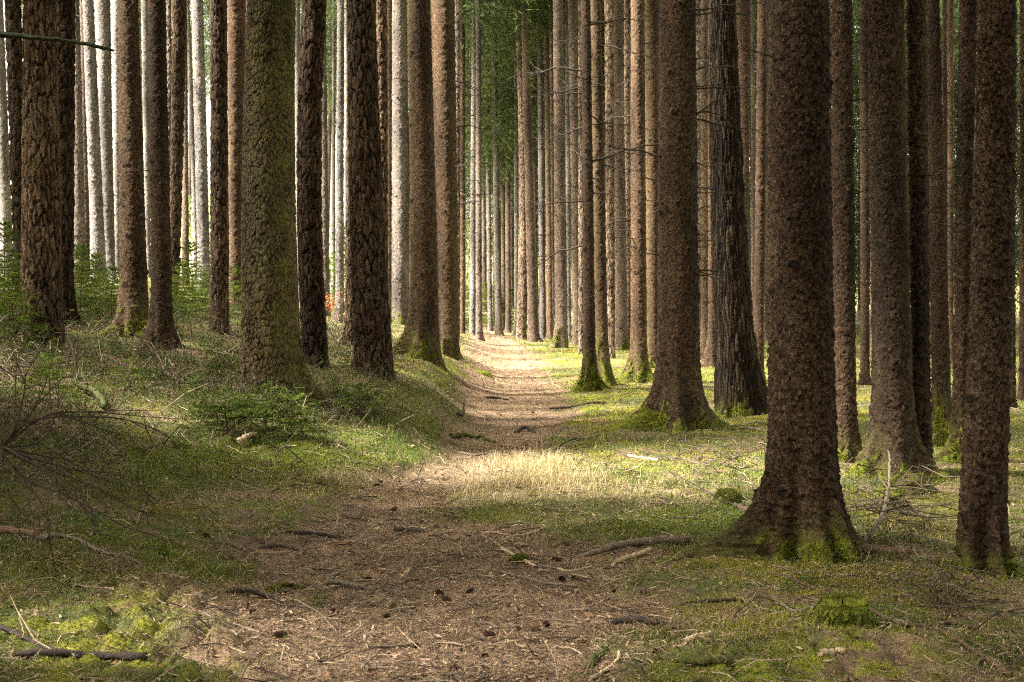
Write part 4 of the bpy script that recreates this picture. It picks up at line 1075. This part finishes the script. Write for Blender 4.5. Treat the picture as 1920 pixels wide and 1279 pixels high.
# pale brush on the sunny slope behind
def slope_brush():
    g = np.random.default_rng(9)
    Ps, Ds, Ss, Ln, W, Co = [], [], [], [], [], []
    for k in range(60):
        u = g.uniform(-500, 900); d = g.uniform(75, 130)
        x = (u - CX) / FPX * d; z = h1(x, d); hh = g.uniform(1.2, 4.0)
        n = 260
        P = np.stack([x + g.normal(0, hh * .35, n), d + g.normal(0, hh * .35, n), z + hh * g.random(n) ** .8], 1)
        D = g.normal(0, .5, (n, 3)) + np.array([0, 0, .9]); D /= np.linalg.norm(D, axis=1)[:, None]
        S_ = np.cross(D, g.normal(0, 1, (n, 3))); S_ /= np.linalg.norm(S_, axis=1)[:, None]
        Ps.append(P); Ds.append(D); Ss.append(S_); Ln.append(g.uniform(.3, .7, n)); W.append(g.uniform(.08, .18, n))
        c = np.array([(.20, .26, .08), (.26, .26, .12), (.15, .22, .08)])[g.integers(0, 3)]
        Co.append(np.tile(c, (n, 1)) * (1 + g.normal(0, .2, (n, 1))))
    V, cc = quad_sprays(np.vstack(Ps), np.vstack(Ds), np.vstack(Ss), np.concatenate(Ln), np.concatenate(W), np.clip(np.vstack(Co), .01, 1))
    o = link('slope_undergrowth', np_mesh('slope_undergrowth', V, np.arange(len(V)), np.arange(len(V) // 4) * 4, {'col': cc}), M['needle'])
    tag(o, 'pale green undergrowth on the sunny slope beyond the trunks', 'undergrowth', kind='stuff')
slope_brush()

# ------------------------------------------------------------------ fallen branches and sticks
WC = {'grey': (.185, .145, .105), 'dark': (.05, .038, .03), 'brown': (.13, .085, .055), 'pale': (.46, .34, .215), 'pink': (.24, .145, .095), 'moss': (.07, .075, .02)}
def on_ground(pix, lift=0.0):
    out = []
    for p in pix:
        q = ground(p[0], p[1])
        if len(p) > 2: q = q + np.array([0, 0, p[2]])
        out.append(q)
    return np.array(out)

def stick(name, label, cat, pix, r0, r1, col, twigs=(), group=None, ns=8, n=None, rough=.18):
    P = on_ground(pix)
    n = n or max(8, 5 * len(P))
    L = smooth_line(P, n)
    g = np.random.default_rng(abs(len(label) * 7 + int(pix[0][0])))
    L[1:-1] += g.normal(0, r0 * .25, (n - 2, 3))
    r = np.linspace(r0, r1, n) * (1.3 if name == 'fallen_branch' else 1)
    L[:, 2] += r * .8
    org = L[0].copy()
    A = Acc(); A.tube(L - org, r, ns, int(pix[0][0]), rough, WC[col])
    o = link(name, A.mesh(name), M['wood'], None, org)
    tag(o, label, cat, group)
    for tp, a, b, c in twigs:
        Q = on_ground(tp); m = max(6, 4 * len(Q))
        Q = smooth_line(Q, m); Q[:, 2] += np.linspace(a, b, m)
        B = Acc(); B.tube(Q - org, np.linspace(a, b, m), 6, 5, .2, WC[c])
        link('twig', B.mesh('twig'), M['wood'], o)
    return o

FB = 'fallen_branch'
stick(FB, 'thick dark dead branch lying over the moss cushions at the lower corner', 'branch', [(28, 1234), (110, 1230), (190, 1238), (274, 1240)], .011, .0135, 'dark')
stick(FB, 'dark forked branch sloping down onto the moss cushions', 'branch', [(-15, 1175), (30, 1192), (80, 1222), (150, 1236)], .011, .007, 'dark')
stick(FB, 'barkless reddish log end poking in beneath the brushwood', 'branch', [(-25, 1000), (15, 1000), (66, 1006)], .020, .015, 'pink')
stick(FB, 'crooked grey branch running down the grassy slope to the litter', 'branch', [(65, 1015), (115, 1010), (160, 1022), (190, 1038), (232, 1046), (270, 1062)], .010, .007, 'grey', [([(115, 1010), (140, 1004), (158, 1008)], .006, .004, 'pale')])
stick(FB, 'pale snapped stick with a knobby middle on the path', 'stick', [(940, 1030), (968, 1045), (985, 1055), (1003, 1065)], .009, .008, 'pale')
stick(FB, 'long thin brown stick lying slantwise across the path', 'stick', [(937, 1075), (985, 1086), (1030, 1098), (1083, 1102)], .008, .006, 'grey')
stick(FB, 'short dark club shaped stick at the end of the path bend', 'stick', [(739, 996), (765, 997), (795, 999)], .013, .008, 'dark')
stick(FB, 'short brown stick on the open path below the club shaped one', 'stick', [(666, 1060), (695, 1063), (723, 1067)], .008, .006, 'brown')
stick('exposed_root', 'thick grey root snaking out of the soil toward the path', 'root', [(1085, 1046, -.01), (1130, 1036), (1175, 1026), (1233, 1020), (1290, 1020)], .015, .030, 'grey')
stick(FB, 'pale peeled stick lying beside the thick grey root', 'stick', [(1148, 1061), (1180, 1048), (1221, 1036)], .012, .012, 'pale')
stick(FB, 'pinkish cut log lying against the foot of the reddish giant', 'log', [(1601, 1037), (1650, 1039), (1706, 1040)], .024, .021, 'pink', ns=12)
stick(FB, 'bare branch arching upward from the pinkish log', 'branch', [(1620, 1032, .04), (1652, 1012, .13), (1666, 980, .26), (1667, 955, .38), (1664, 945, .42)], .011, .005, 'grey', n=40)
stick(FB, 'grey branch lying before the moss skirted trunk', 'branch', [(1678, 926), (1710, 921), (1740, 917), (1786, 917)], .013, .006, 'grey')
stick(FB, 'long forked branch stretching past the mossy stump to the corner', 'branch', [(1562, 1120), (1610, 1135), (1640, 1150), (1685, 1172), (1740, 1180), (1762, 1187), (1800, 1210), (1845, 1237), (1895, 1272)], .007, .009, 'brown',
      [([(1745, 1180), (1775, 1174), (1820, 1180), (1872, 1189)], .011, .010, 'brown'), ([(1804, 1178), (1795, 1158), (1790, 1135)], .009, .006, 'brown'), ([(1845, 1237), (1830, 1252), (1850, 1275)], .007, .005, 'grey')])
stick(FB, 'thin dark branch pointing at the top of the mossy stump', 'branch', [(1440, 1077), (1480, 1086), (1520, 1104), (1562, 1121)], .005, .007, 'brown')
stick(FB, 'pale crooked twig ending at the side of the mossy stump', 'branch', [(1445, 1120), (1480, 1145), (1500, 1149), (1535, 1137), (1570, 1137)], .006, .006, 'grey')
stick(FB, 'short dark stick in the moss between the path and the stump', 'stick', [(1276, 1135), (1320, 1131), (1382, 1127)], .006, .007, 'dark')
stick(FB, 'mossy dark branch lying among moss pads at the lower edge', 'branch', [(1238, 1239), (1290, 1246), (1340, 1249), (1372, 1248)], .013, .016, 'moss')
stick('wood_piece', 'pale split piece of wood beside the mossy dark branch', 'wood', [(1281, 1211), (1305, 1200), (1332, 1191)], .016, .013, 'pale')
stick('wood_piece', 'short pale round piece of wood on litter below the stump', 'wood', [(1537, 1231), (1560, 1229), (1583, 1226)], .015, .013, 'pale')
stick(FB, 'thin dark twig rising out of the dry grass toward the giant', 'stick', [(1255, 906, .10), (1300, 922, .06), (1357, 945, .02), (1400, 958)], .004, .005, 'dark')
stick(FB, 'stubby brown branch end resting against the root of the giant', 'branch', [(1378, 952), (1395, 958), (1418, 967)], .016, .018, 'brown')
stick(FB, 'dark twig lying in the vivid green grass patch', 'stick', [(1260, 974), (1295, 974), (1332, 976)], .005, .005, 'dark')
stick(FB, 'dark knotty twig above the vivid green grass patch', 'stick', [(1234, 930), (1265, 948), (1312, 970)], .007, .004, 'dark')
stick(FB, 'pale straight stick lying before the stout fluted spruce', 'stick', [(1178, 857), (1205, 861), (1234, 866)], .012, .012, 'pale')
stick(FB, 'dark stick lying on the path side below the mossy twin', 'stick', [(1030, 768), (1070, 765), (1105, 758), (1136, 757)], .012, .016, 'dark')
stick('exposed_root', 'grey white root hump with moss at the side of the path', 'root', [(590, 1100, -.02), (620, 1098, .012), (660, 1104, .012), (700, 1108, -.01)], .015, .012, 'grey')
stick('exposed_root', 'blackish root running beside the dark green moss hump', 'root', [(425, 1112, -.01), (460, 1116, .008), (500, 1124, .006), (525, 1130, -.01)], .012, .010, 'dark')
stick('exposed_root', 'dark mossy root in the litter below the thick grey root', 'root', [(1138, 1172, -.012), (1180, 1170, .01), (1215, 1172, .012), (1245, 1170, -.01)], .015, .014, 'dark')
stick('exposed_root', 'long flat dark root where moss meets the path', 'root', [(525, 1001, -.012), (570, 1003, .006), (610, 1008, .008), (645, 1012, -.01)], .013, .010, 'dark')
stick('exposed_root', 'short dark root below the long flat one', 'root', [(488, 1028, -.012), (520, 1029, .008), (560, 1033, -.01)], .012, .010, 'dark')
stick('exposed_root', 'mossy root bump near the curved pale branch', 'root', [(1098, 1256, -.012), (1120, 1240, .01), (1138, 1222, -.01)], .014, .014, 'moss')
stick('exposed_root', 'mossy dark root crossing the middle of the path', 'root', [(845, 820, -.01), (872, 822, .02), (900, 825, .02), (928, 831, -.01)], .03, .02, 'moss')
stick('exposed_root', 'dark root hump on the path near its far bend', 'root', [(966, 812, -.02), (985, 808, .03), (1003, 812, -.02)], .025, .02, 'dark')
stick(FB, 'flat dark stick on the sandy middle of the path', 'stick', [(912, 748), (935, 748), (952, 751)], .016, .012, 'dark')
stick(FB, 'black curled stick standing up at the edge of the path', 'stick', [(858, 781, .02), (866, 781, .01), (869, 779, .05), (869, 778, .11), (870, 777, .17)], .016, .008, 'dark', n=24)
stick(FB, 'fallen grey branch behind the furrowed trunk foot', 'branch', [(1387, 805), (1412, 806), (1438, 810)], .013, .010, 'grey')
stick(FB, 'bent mossy branch in the undergrowth of the bank', 'branch', [(153, 737, .02), (175, 748, .06), (190, 762, .05), (197, 770)], .020, .026, 'moss')
stick(FB, 'upright dark dead stem in the bank undergrowth before the pines', 'branch', [(143, 722), (143, 708, .05), (137, 700, .25), (125, 690, .42), (120, 690, .6)], .010, .005, 'dark', n=24)
stick(FB, 'arched grey branch low across the bank undergrowth', 'branch', [(68, 702, .05), (110, 690, .09), (150, 683, .10), (172, 680, .06)], .009, .006, 'grey')
stick(FB, 'hooked branch lying downhill of the mossy footed brown trunk', 'branch', [(275, 660, .10), (295, 682, .1), (304, 692, .06), (312, 704, .02), (345, 722)], .008, .014, 'brown')
stick(FB, 'pale barkless branch piece with an upright twig on green moss', 'branch', [(446, 838, .03), (462, 832, .05), (481, 824, .04)], .020, .014, 'pale', [([(462, 830, .05), (455, 815, .10), (447, 805, .14)], .005, .003, 'pale'), ([(420, 812, .07), (460, 808, .07), (500, 807, .05)], .004, .004, 'pale')])
stick(FB, 'slender leaning stem in the grass near the pale edged pine', 'branch', [(383, 712), (375, 700, .15), (362, 690, .35), (358, 690, .55)], .006, .003, 'brown', n=20)
stick(FB, 'dead stick leaning in the gap between the two dark plated pines', 'branch', [(650, 672), (632, 660, .1), (616, 650, .3)], .009, .006, 'dark')
stick(FB, 'grey root like branch on the path edge before the dry grass', 'branch', [(860, 850), (890, 856), (915, 852), (930, 860)], .010, .006, 'grey')
stick(FB, 'thin pale stick lying across the dark path stones', 'stick', [(874, 1082), (900, 1082), (924, 1083)], .005, .005, 'pale')
stick(FB, 'curved pale branch at the lower edge of the path', 'branch', [(1105, 1278), (1140, 1258), (1158, 1240), (1160, 1225)], .008, .006, 'pale')
stick(FB, 'pale crooked sticks crossing near the middle of the litter', 'stick', [(1045, 1072), (1075, 1073), (1110, 1064)], .008, .006, 'pale')

# the dead spruce top with its fan of twigs at the edge
def brush_top():
    hub = at_depth(4, 838, 7.6)
    r = link('brushwood', None, None, None, hub)
    tag(r, 'dead spruce top with a fan of bare arching twigs at the edge', 'branch')
    fan = [[(60, 790, 7.6), (150, 783, 7.7), (230, 788, 7.8), (300, 812, 7.9), (335, 838, 7.9)], [(90, 778, 7.8), (190, 770, 8.0)], [(30, 800, 7.6), (45, 740, 7.7), (48, 700, 7.7)], [(50, 790, 7.7), (80, 740, 7.8), (98, 690, 7.9)],
           [(20, 870, 7.3), (60, 905, 7.2), (130, 930, 7.1), (200, 968, 7.0), (245, 990, 7.0), (300, 1003, 6.95)], [(50, 865, 7.4), (130, 893, 7.3), (200, 925, 7.25), (255, 955, 7.2), (330, 965, 7.2)],
           [(10, 900, 7.3), (30, 960, 7.1), (36, 1000, 7.0)], [(70, 830, 7.6), (95, 800, 7.7), (110, 745, 7.8)], [(30, 850, 7.2), (100, 890, 7.0), (150, 945, 6.9), (190, 1000, 6.85)], [(-30, 820, 7.6), (-80, 800, 7.6)], [(40, 845, 7.7), (110, 858, 7.9), (180, 870, 8.1)],
           [(25, 880, 7.25), (70, 930, 7.05), (95, 985, 6.9), (85, 1010, 6.9)], [(60, 860, 7.5), (140, 880, 7.5), (220, 890, 7.6), (290, 935, 7.5)]]
    g = np.random.default_rng(2)
    for f in fan:
        P = smooth_line([np.zeros(3)] + [at_depth(*p) - hub for p in f], 26)
        P += np.cumsum(g.normal(0, .0015, P.shape), 0)
        A = Acc(); A.tube(P, np.linspace(.008, .0024, 26), 6, 1, .2, (.052, .036, .025))
        for k in range(7):
            i = g.integers(4, 25); v = P[min(i + 1, 25)] - P[i - 1]; v /= np.linalg.norm(v)
            e = P[i] + (v + g.normal(0, .6, 3)) * g.uniform(.08, .3)
            A.tube([P[i], (P[i] + e) / 2 + g.normal(0, .01, 3), e], [.0036, .0026, .0014], 4, 1, .1, (.07, .05, .034))
        link('twig', A.mesh('twig'), M['wood'], r)
brush_top()

def brush_pile(label, cx, cy, rx, ry, n, seed, hmax=.16):
    g = np.random.default_rng(seed)
    o0 = ground(cx, cy)
    A = Acc()
    for k in range(n):
        p = ground(cx + g.normal(0, rx * .5), cy + g.normal(0, ry * .5)) - o0
        a = g.uniform(0, 2 * PI); L = g.uniform(.15, .55)
        z = abs(g.normal(0, hmax * .5))
        e = p + np.array([math.cos(a) * L, math.sin(a) * L, g.normal(0, .06)])
        P = np.array([p, (p + e) / 2 + g.normal(0, .03, 3), e]); P[:, 2] += z + .02
        r = g.uniform(.002, .0055)
        A.tube(P, [r, r * .8, r * .4], 6, k, .2, [(.09, .065, .045), (.14, .10, .07), (.05, .037, .028), (.2, .15, .10)][g.integers(0, 4)])
    o = link('brushwood', A.mesh('brushwood'), M['wood'], None, o0)
    tag(o, label, 'brushwood', kind='stuff')
brush_pile('heap of dead twigs on the ground between fluted spruce and reddish giant', 1350, 872, 70, 16, 70, 1)
brush_pile('tangle of bare twigs between the reddish giant and the knobbly trunk', 1680, 985, 80, 40, 110, 2, .3)
brush_pile('loose dead twigs at the foot of the furrowed trunk', 1335, 745, 30, 14, 40, 3)
brush_pile('grey tangle of fallen twigs below the thickest plated pine', 40, 700, 70, 24, 90, 4, .3)
brush_pile('dead twig heap under the small bank sapling', 640, 775, 60, 22, 70, 5, .12)
brush_pile('sparse twigs strewn before the mossy twin', 1175, 735, 40, 16, 40, 6)
brush_pile('thin twig tangle on the ground below the knobbly trunk', 1760, 1130, 100, 30, 70, 7, .15)

# ------------------------------------------------------------------ stumps
def stump(px, py, wpx, hpx, label, seed, step=.35, fur=6000):
    b = ground(px, py); d = b[1]
    r0 = wpx * d / FPX / 2; h = hpx * d / FPX
    root = link('mossy_stump', None, None, None, b)
    tag(root, label, 'stump')
    ns, nz = 90, 40
    th = np.arange(ns) / ns * 2 * PI
    zt = np.where(np.sin(th + .3) > 0, 1.0, 1 - step)           # the front half was cut lower
    t = np.linspace(0, 1, nz)
    T, TT = np.meshgrid(t, th, indexing='ij')
    Z = -.08 + (h * zt[None] + .08) * T
    R = r0 * (.86 + .35 * np.exp(-np.maximum(Z, 0) / (h * .35)) * (.6 + .4 * np.cos(3 * TT + seed)) + .06 * (fbm(TT * 3, Z * 10, seed, 3) - .5))
    V = [np.stack([R * np.cos(TT), R * np.sin(TT), Z], -1).reshape(-1, 3)]
    q = [grid_loops(nz, ns)]
    n0 = nz * ns
    rr = np.linspace(1, .02, 14)
    for k in range(1, 14):                                          # ragged top
        x, y = R[-1] * rr[k] * np.cos(th), R[-1] * rr[k] * np.sin(th)
        zz = h * zt + .012 * (fbm(x * 40, y * 40, seed, 3) - .5) * 2
        V.append(np.stack([x, y, zz], 1))
    V = np.vstack(V)
    q.append(grid_loops(14, ns) + (nz - 1) * ns)
    Q = np.vstack(q)
    ms = np.where(V[:, 2] > -.05, .35 + .9 * fbm(V[:, 0] * 9, V[:, 1] * 9 + V[:, 2] * 7, seed, 3), 0)
    topv = np.arange(len(V)) >= n0 - ns
    ms = np.where(topv, 1.0, ms * .8)
    me = np_mesh('wood', V, Q.ravel(), np.arange(len(Q)) * 4, {'moss': np.clip(ms, 0, 1), 'algae': np.zeros(len(V)), 'tone': np.full(len(V), .8)}, True)
    at = me.attributes.new('bark', 'FLOAT_VECTOR', 'POINT'); at.data.foreach_set('vector', np.ascontiguousarray(np.stack([np.arctan2(V[:, 0], -V[:, 1]) * r0, V[:, 2], 0 * V[:, 2]], 1), np.float32).ravel())
    link('wood', me, M['lichen'], root)
    g = np.random.default_rng(seed)
    idx = g.choice(np.nonzero((ms > .5) & (V[:, 2] > 0))[0], fur)
    P = V[idx] + g.normal(0, .005, (fur, 3))
    out = np.where(topv[idx][:, None], np.array([0, 0, 1.0]), V[idx] / (np.linalg.norm(V[idx], axis=1)[:, None] + 1e-9))
    dr = out + g.normal(0, .4, (fur, 3)) + np.array([0, 0, .2]); dr /= np.linalg.norm(dr, axis=1)[:, None]
    pal = np.array([(.07, .092, .012), (.12, .14, .018), (.045, .065, .009), (.17, .165, .028)])
    link('moss', blades_mesh('moss', P, g.uniform(.006, .016, fur), np.full(fur, .0032), g.uniform(0, 6.28, fur), np.abs(g.normal(.2, .2, fur)), pal[g.integers(0, 4, fur)], up=dr), M['blade'], root)
stump(1580, 1172, 98, 48, 'low stump thickly covered in green moss with a stepped top', 3)
stump(1662, 955, 52, 36, 'small dark weathered stump in the twig tangle before the moss skirt', 6, .2, 700)

# mossy mounds
def mound(px, py, wpx, hpx, label, seed):
    b = ground(px, py); d = b[1]
    R, h = wpx * d / FPX / 2, hpx * d / FPX
    g = np.random.default_rng(seed)
    n = 9000
    a, s = g.uniform(0, 2 * PI, n), np.sqrt(g.random(n))
    sh = lambda x, y: h * np.clip(1 - (x / R) ** 2 - (y / R) ** 2, 0, 1) ** .7 * (.8 + .5 * fbm(x * 14 / max(R, .1) * .2, y * 14 / max(R, .1) * .2, seed, 2))
    ns, nr = 48, 16
    th = np.arange(ns) / ns * 2 * PI; rr = np.linspace(1.05, .02, nr)
    edge = lambda a_: .55 + .75 * fbm(np.cos(a_) * 1.6 + 5, np.sin(a_) * 1.6 + 5, seed, 3)
    sh = lambda x, y: h * np.clip(1 - (x ** 2 + y ** 2) / (R * edge(np.arctan2(y, x))) ** 2, 0, 1) ** .8 * (.55 + .9 * fbm(x * 9, y * 9, seed, 3))
    RR, TT = np.meshgrid(rr * R, th, indexing='ij')
    RR = RR * edge(TT)
    X, Y = RR * np.cos(TT), RR * np.sin(TT)
    Z = sh(X, Y) - .03 + (H(X.ravel() + b[0], Y.ravel() + b[1]).reshape(X.shape) - b[2])
    V = np.stack([X, Y, Z], -1).reshape(-1, 3); q = grid_loops(nr, ns)
    root = link('moss_mound', np_mesh('moss_mound', V, q.ravel(), np.arange(len(q)) * 4, {'col': np.tile([.10, .085, .030], (len(V), 1))}, True), M['soil'], None, b)
    tag(root, label, 'moss mound')
    s = s * edge(a) * 1.12
    kk = fbm(R * s * np.cos(a) * 11, R * s * np.sin(a) * 11, seed + 2, 3) > .40; a, s = a[kk], s[kk]; n = len(a)
    x, y = R * s * np.cos(a), R * s * np.sin(a)
    z = sh(x, y) - .03 + H(x + b[0], y + b[1]) - b[2]
    pal = np.array([(.12, .14, .018), (.17, .18, .026), (.07, .095, .012), (.24, .20, .06)])
    link('moss', blades_mesh('moss', np.stack([x, y, z], 1), g.uniform(.012, .03, n), np.full(n, .003 + .0003 * d), g.uniform(0, 6.28, n), np.abs(g.normal(.4, .3, n)), pal[g.integers(0, 4, n)]), M['blade'], root)
mound(1365, 938, 60, 26, 'round yellow green moss mound near the dry grass', 1)
mound(1705, 925, 120, 40, 'large moss mound in front of the moss skirted trunk', 2)
mound(1765, 835, 40, 26, 'small moss mound below the leaning third trunk of the trio', 3)
mound(1660, 1180, 110, 16, 'long low moss pad past the mossy stump', 4)
mound(975, 1052, 50, 16, 'little mossy hump in the middle of the path', 5)
mound(535, 1108, 90, 18, 'dark green moss hump at the side of the path', 6)
mound(700, 690, 90, 20, 'yellow moss pad at the foot of the big dark plated pine', 7)

# ------------------------------------------------------------------ cones
def cone_mesh():
    V, Q = [], []
    n = 90
    for k in range(n):
        t = (k + .5) / n; a = k * 2.39996
        x = -.035 + .07 * t; r = .015 * math.sin(PI * min(.08 + t * .9, 1)) ** .6
        c = np.array([x, r * math.cos(a), r * math.sin(a)]); o = np.array([.25, math.cos(a), math.sin(a)])
        s = np.array([0, -math.sin(a), math.cos(a)])
        b = len(V)
        V += [c - o * .005 - s * .004, c - o * .005 + s * .004, c + o * .006 + np.array([.009, 0, 0]) + s * .005, c + o * .006 + np.array([.009, 0, 0]) - s * .005]
        Q.append([b, b + 1, b + 2, b + 3])
    A = Acc(); A.add(np.array(V), np.array(Q), (.095, .055, .036))
    xs = np.linspace(-.036, .036, 9)
    A.tube(np.stack([xs, 0 * xs, 0 * xs], 1), .011 * np.sin(np.linspace(.25, PI - .25, 9)) + .001, 8, 0, 0, (.03, .018, .012))
    me = A.mesh('spruce_cone', False); me.materials.append(M['litter'])
    return me
CONE = cone_mesh()
CPX = [(527, 1197, 1.15), (819, 990, 1), (822, 1115, 1), (835, 1128, 1), (735, 1141, 1), (690, 1090, .9), (740, 957, 1), (708, 912, .9), (712, 905, .8), (750, 921, .8), (1045, 1053, 1), (1053, 1092, 1.1), (1062, 1022, 1), (915, 1195, 1.1), (1003, 1184, .9),
       (1025, 1175, .9), (727, 1160, .8), (967, 1183, .8), (953, 1139, .8), (660, 1040, .9), (655, 1023, .8), (793, 982, .8), (882, 1112, .8), (1075, 1088, .8), (847, 1255, 1), (1150, 1112, .8), (1205, 1115, .9), (988, 836, .9), (940, 885, .8), (1000, 775, .9),
       (560, 895, .8), (600, 910, .8), (1230, 1228, 1), (1262, 1183, 1), (470, 1150, .8), (555, 1105, .9), (1490, 1170, .9), (386, 1007, .9), (620, 1150, .8), (1180, 1165, .9), (1100, 1210, .9), (780, 1215, .8)]
cone0 = None
for i, (px, py, s) in enumerate(CPX):
    b = ground(px, py)
    o = link('spruce_cone', CONE, None, None, b + np.array([0, 0, .012 * s]))
    o.rotation_euler = (random.uniform(0, 6), random.uniform(-.35, .35), random.uniform(0, 6.28)); o.scale = (s * .8,) * 3
    tag(o, 'small dark spruce cone lying on the forest floor', 'cone', 'cones lying about the path')

# ------------------------------------------------------------------ light
SUN_EL, SUN_AZ = math.radians(46), math.radians(186)      # azimuth measured from +x
sv = Vector((math.cos(SUN_AZ) * math.cos(SUN_EL), math.sin(SUN_AZ) * math.cos(SUN_EL), math.sin(SUN_EL)))
sd = bpy.data.lights.new('sun', 'SUN'); sd.energy = 4.8; sd.angle = math.radians(9); sd.color = (1, .97, .92)
so = bpy.data.objects.new('sun', sd); C.objects.link(so)
so.rotation_euler = (-sv).to_track_quat('-Z', 'Y').to_euler()
w = bpy.data.worlds.new('World'); bpy.context.scene.world = w; w.use_nodes = True
nt = w.node_tree; nt.nodes.clear()
sky = nt.nodes.new('ShaderNodeTexSky'); sky.sky_type = 'NISHITA'; sky.sun_disc = False
sky.sun_elevation = SUN_EL; sky.sun_rotation = math.atan2(sv.x, sv.y)
sky.dust_density = 4; sky.ozone_density = 1; sky.air_density = 1
hs = nt.nodes.new('ShaderNodeHueSaturation'); hs.inputs['Saturation'].default_value = .3
tint = nt.nodes.new('ShaderNodeMix'); tint.data_type = 'RGBA'; tint.blend_type = 'MULTIPLY'; tint.inputs[0].default_value = 1
tint.inputs[7].default_value = (1.0, .93, .76, 1)
bg = nt.nodes.new('ShaderNodeBackground'); bg.inputs[1].default_value = .13
ou = nt.nodes.new('ShaderNodeOutputWorld')
nt.links.new(sky.outputs[0], hs.inputs['Color']); nt.links.new(hs.outputs[0], tint.inputs[6]); nt.links.new(tint.outputs[2], bg.inputs[0]); nt.links.new(bg.outputs[0], ou.inputs[0])

sc = bpy.context.scene
sc.view_settings.view_transform = 'Standard'; sc.view_settings.look = 'None'; sc.view_settings.gamma = 1
sc.view_settings.exposure = 2.9
sc.cycles.use_denoising = False; sc.cycles.filter_width = 1.2; sc.cycles.sample_clamp_direct = 1.5; sc.cycles.sample_clamp_indirect = .35
sc.cycles.max_bounces = 5; sc.cycles.diffuse_bounces = 3; sc.cycles.glossy_bounces = 2; sc.cycles.transmission_bounces = 3
sc.cycles.caustics_reflective = False; sc.cycles.caustics_refractive = False
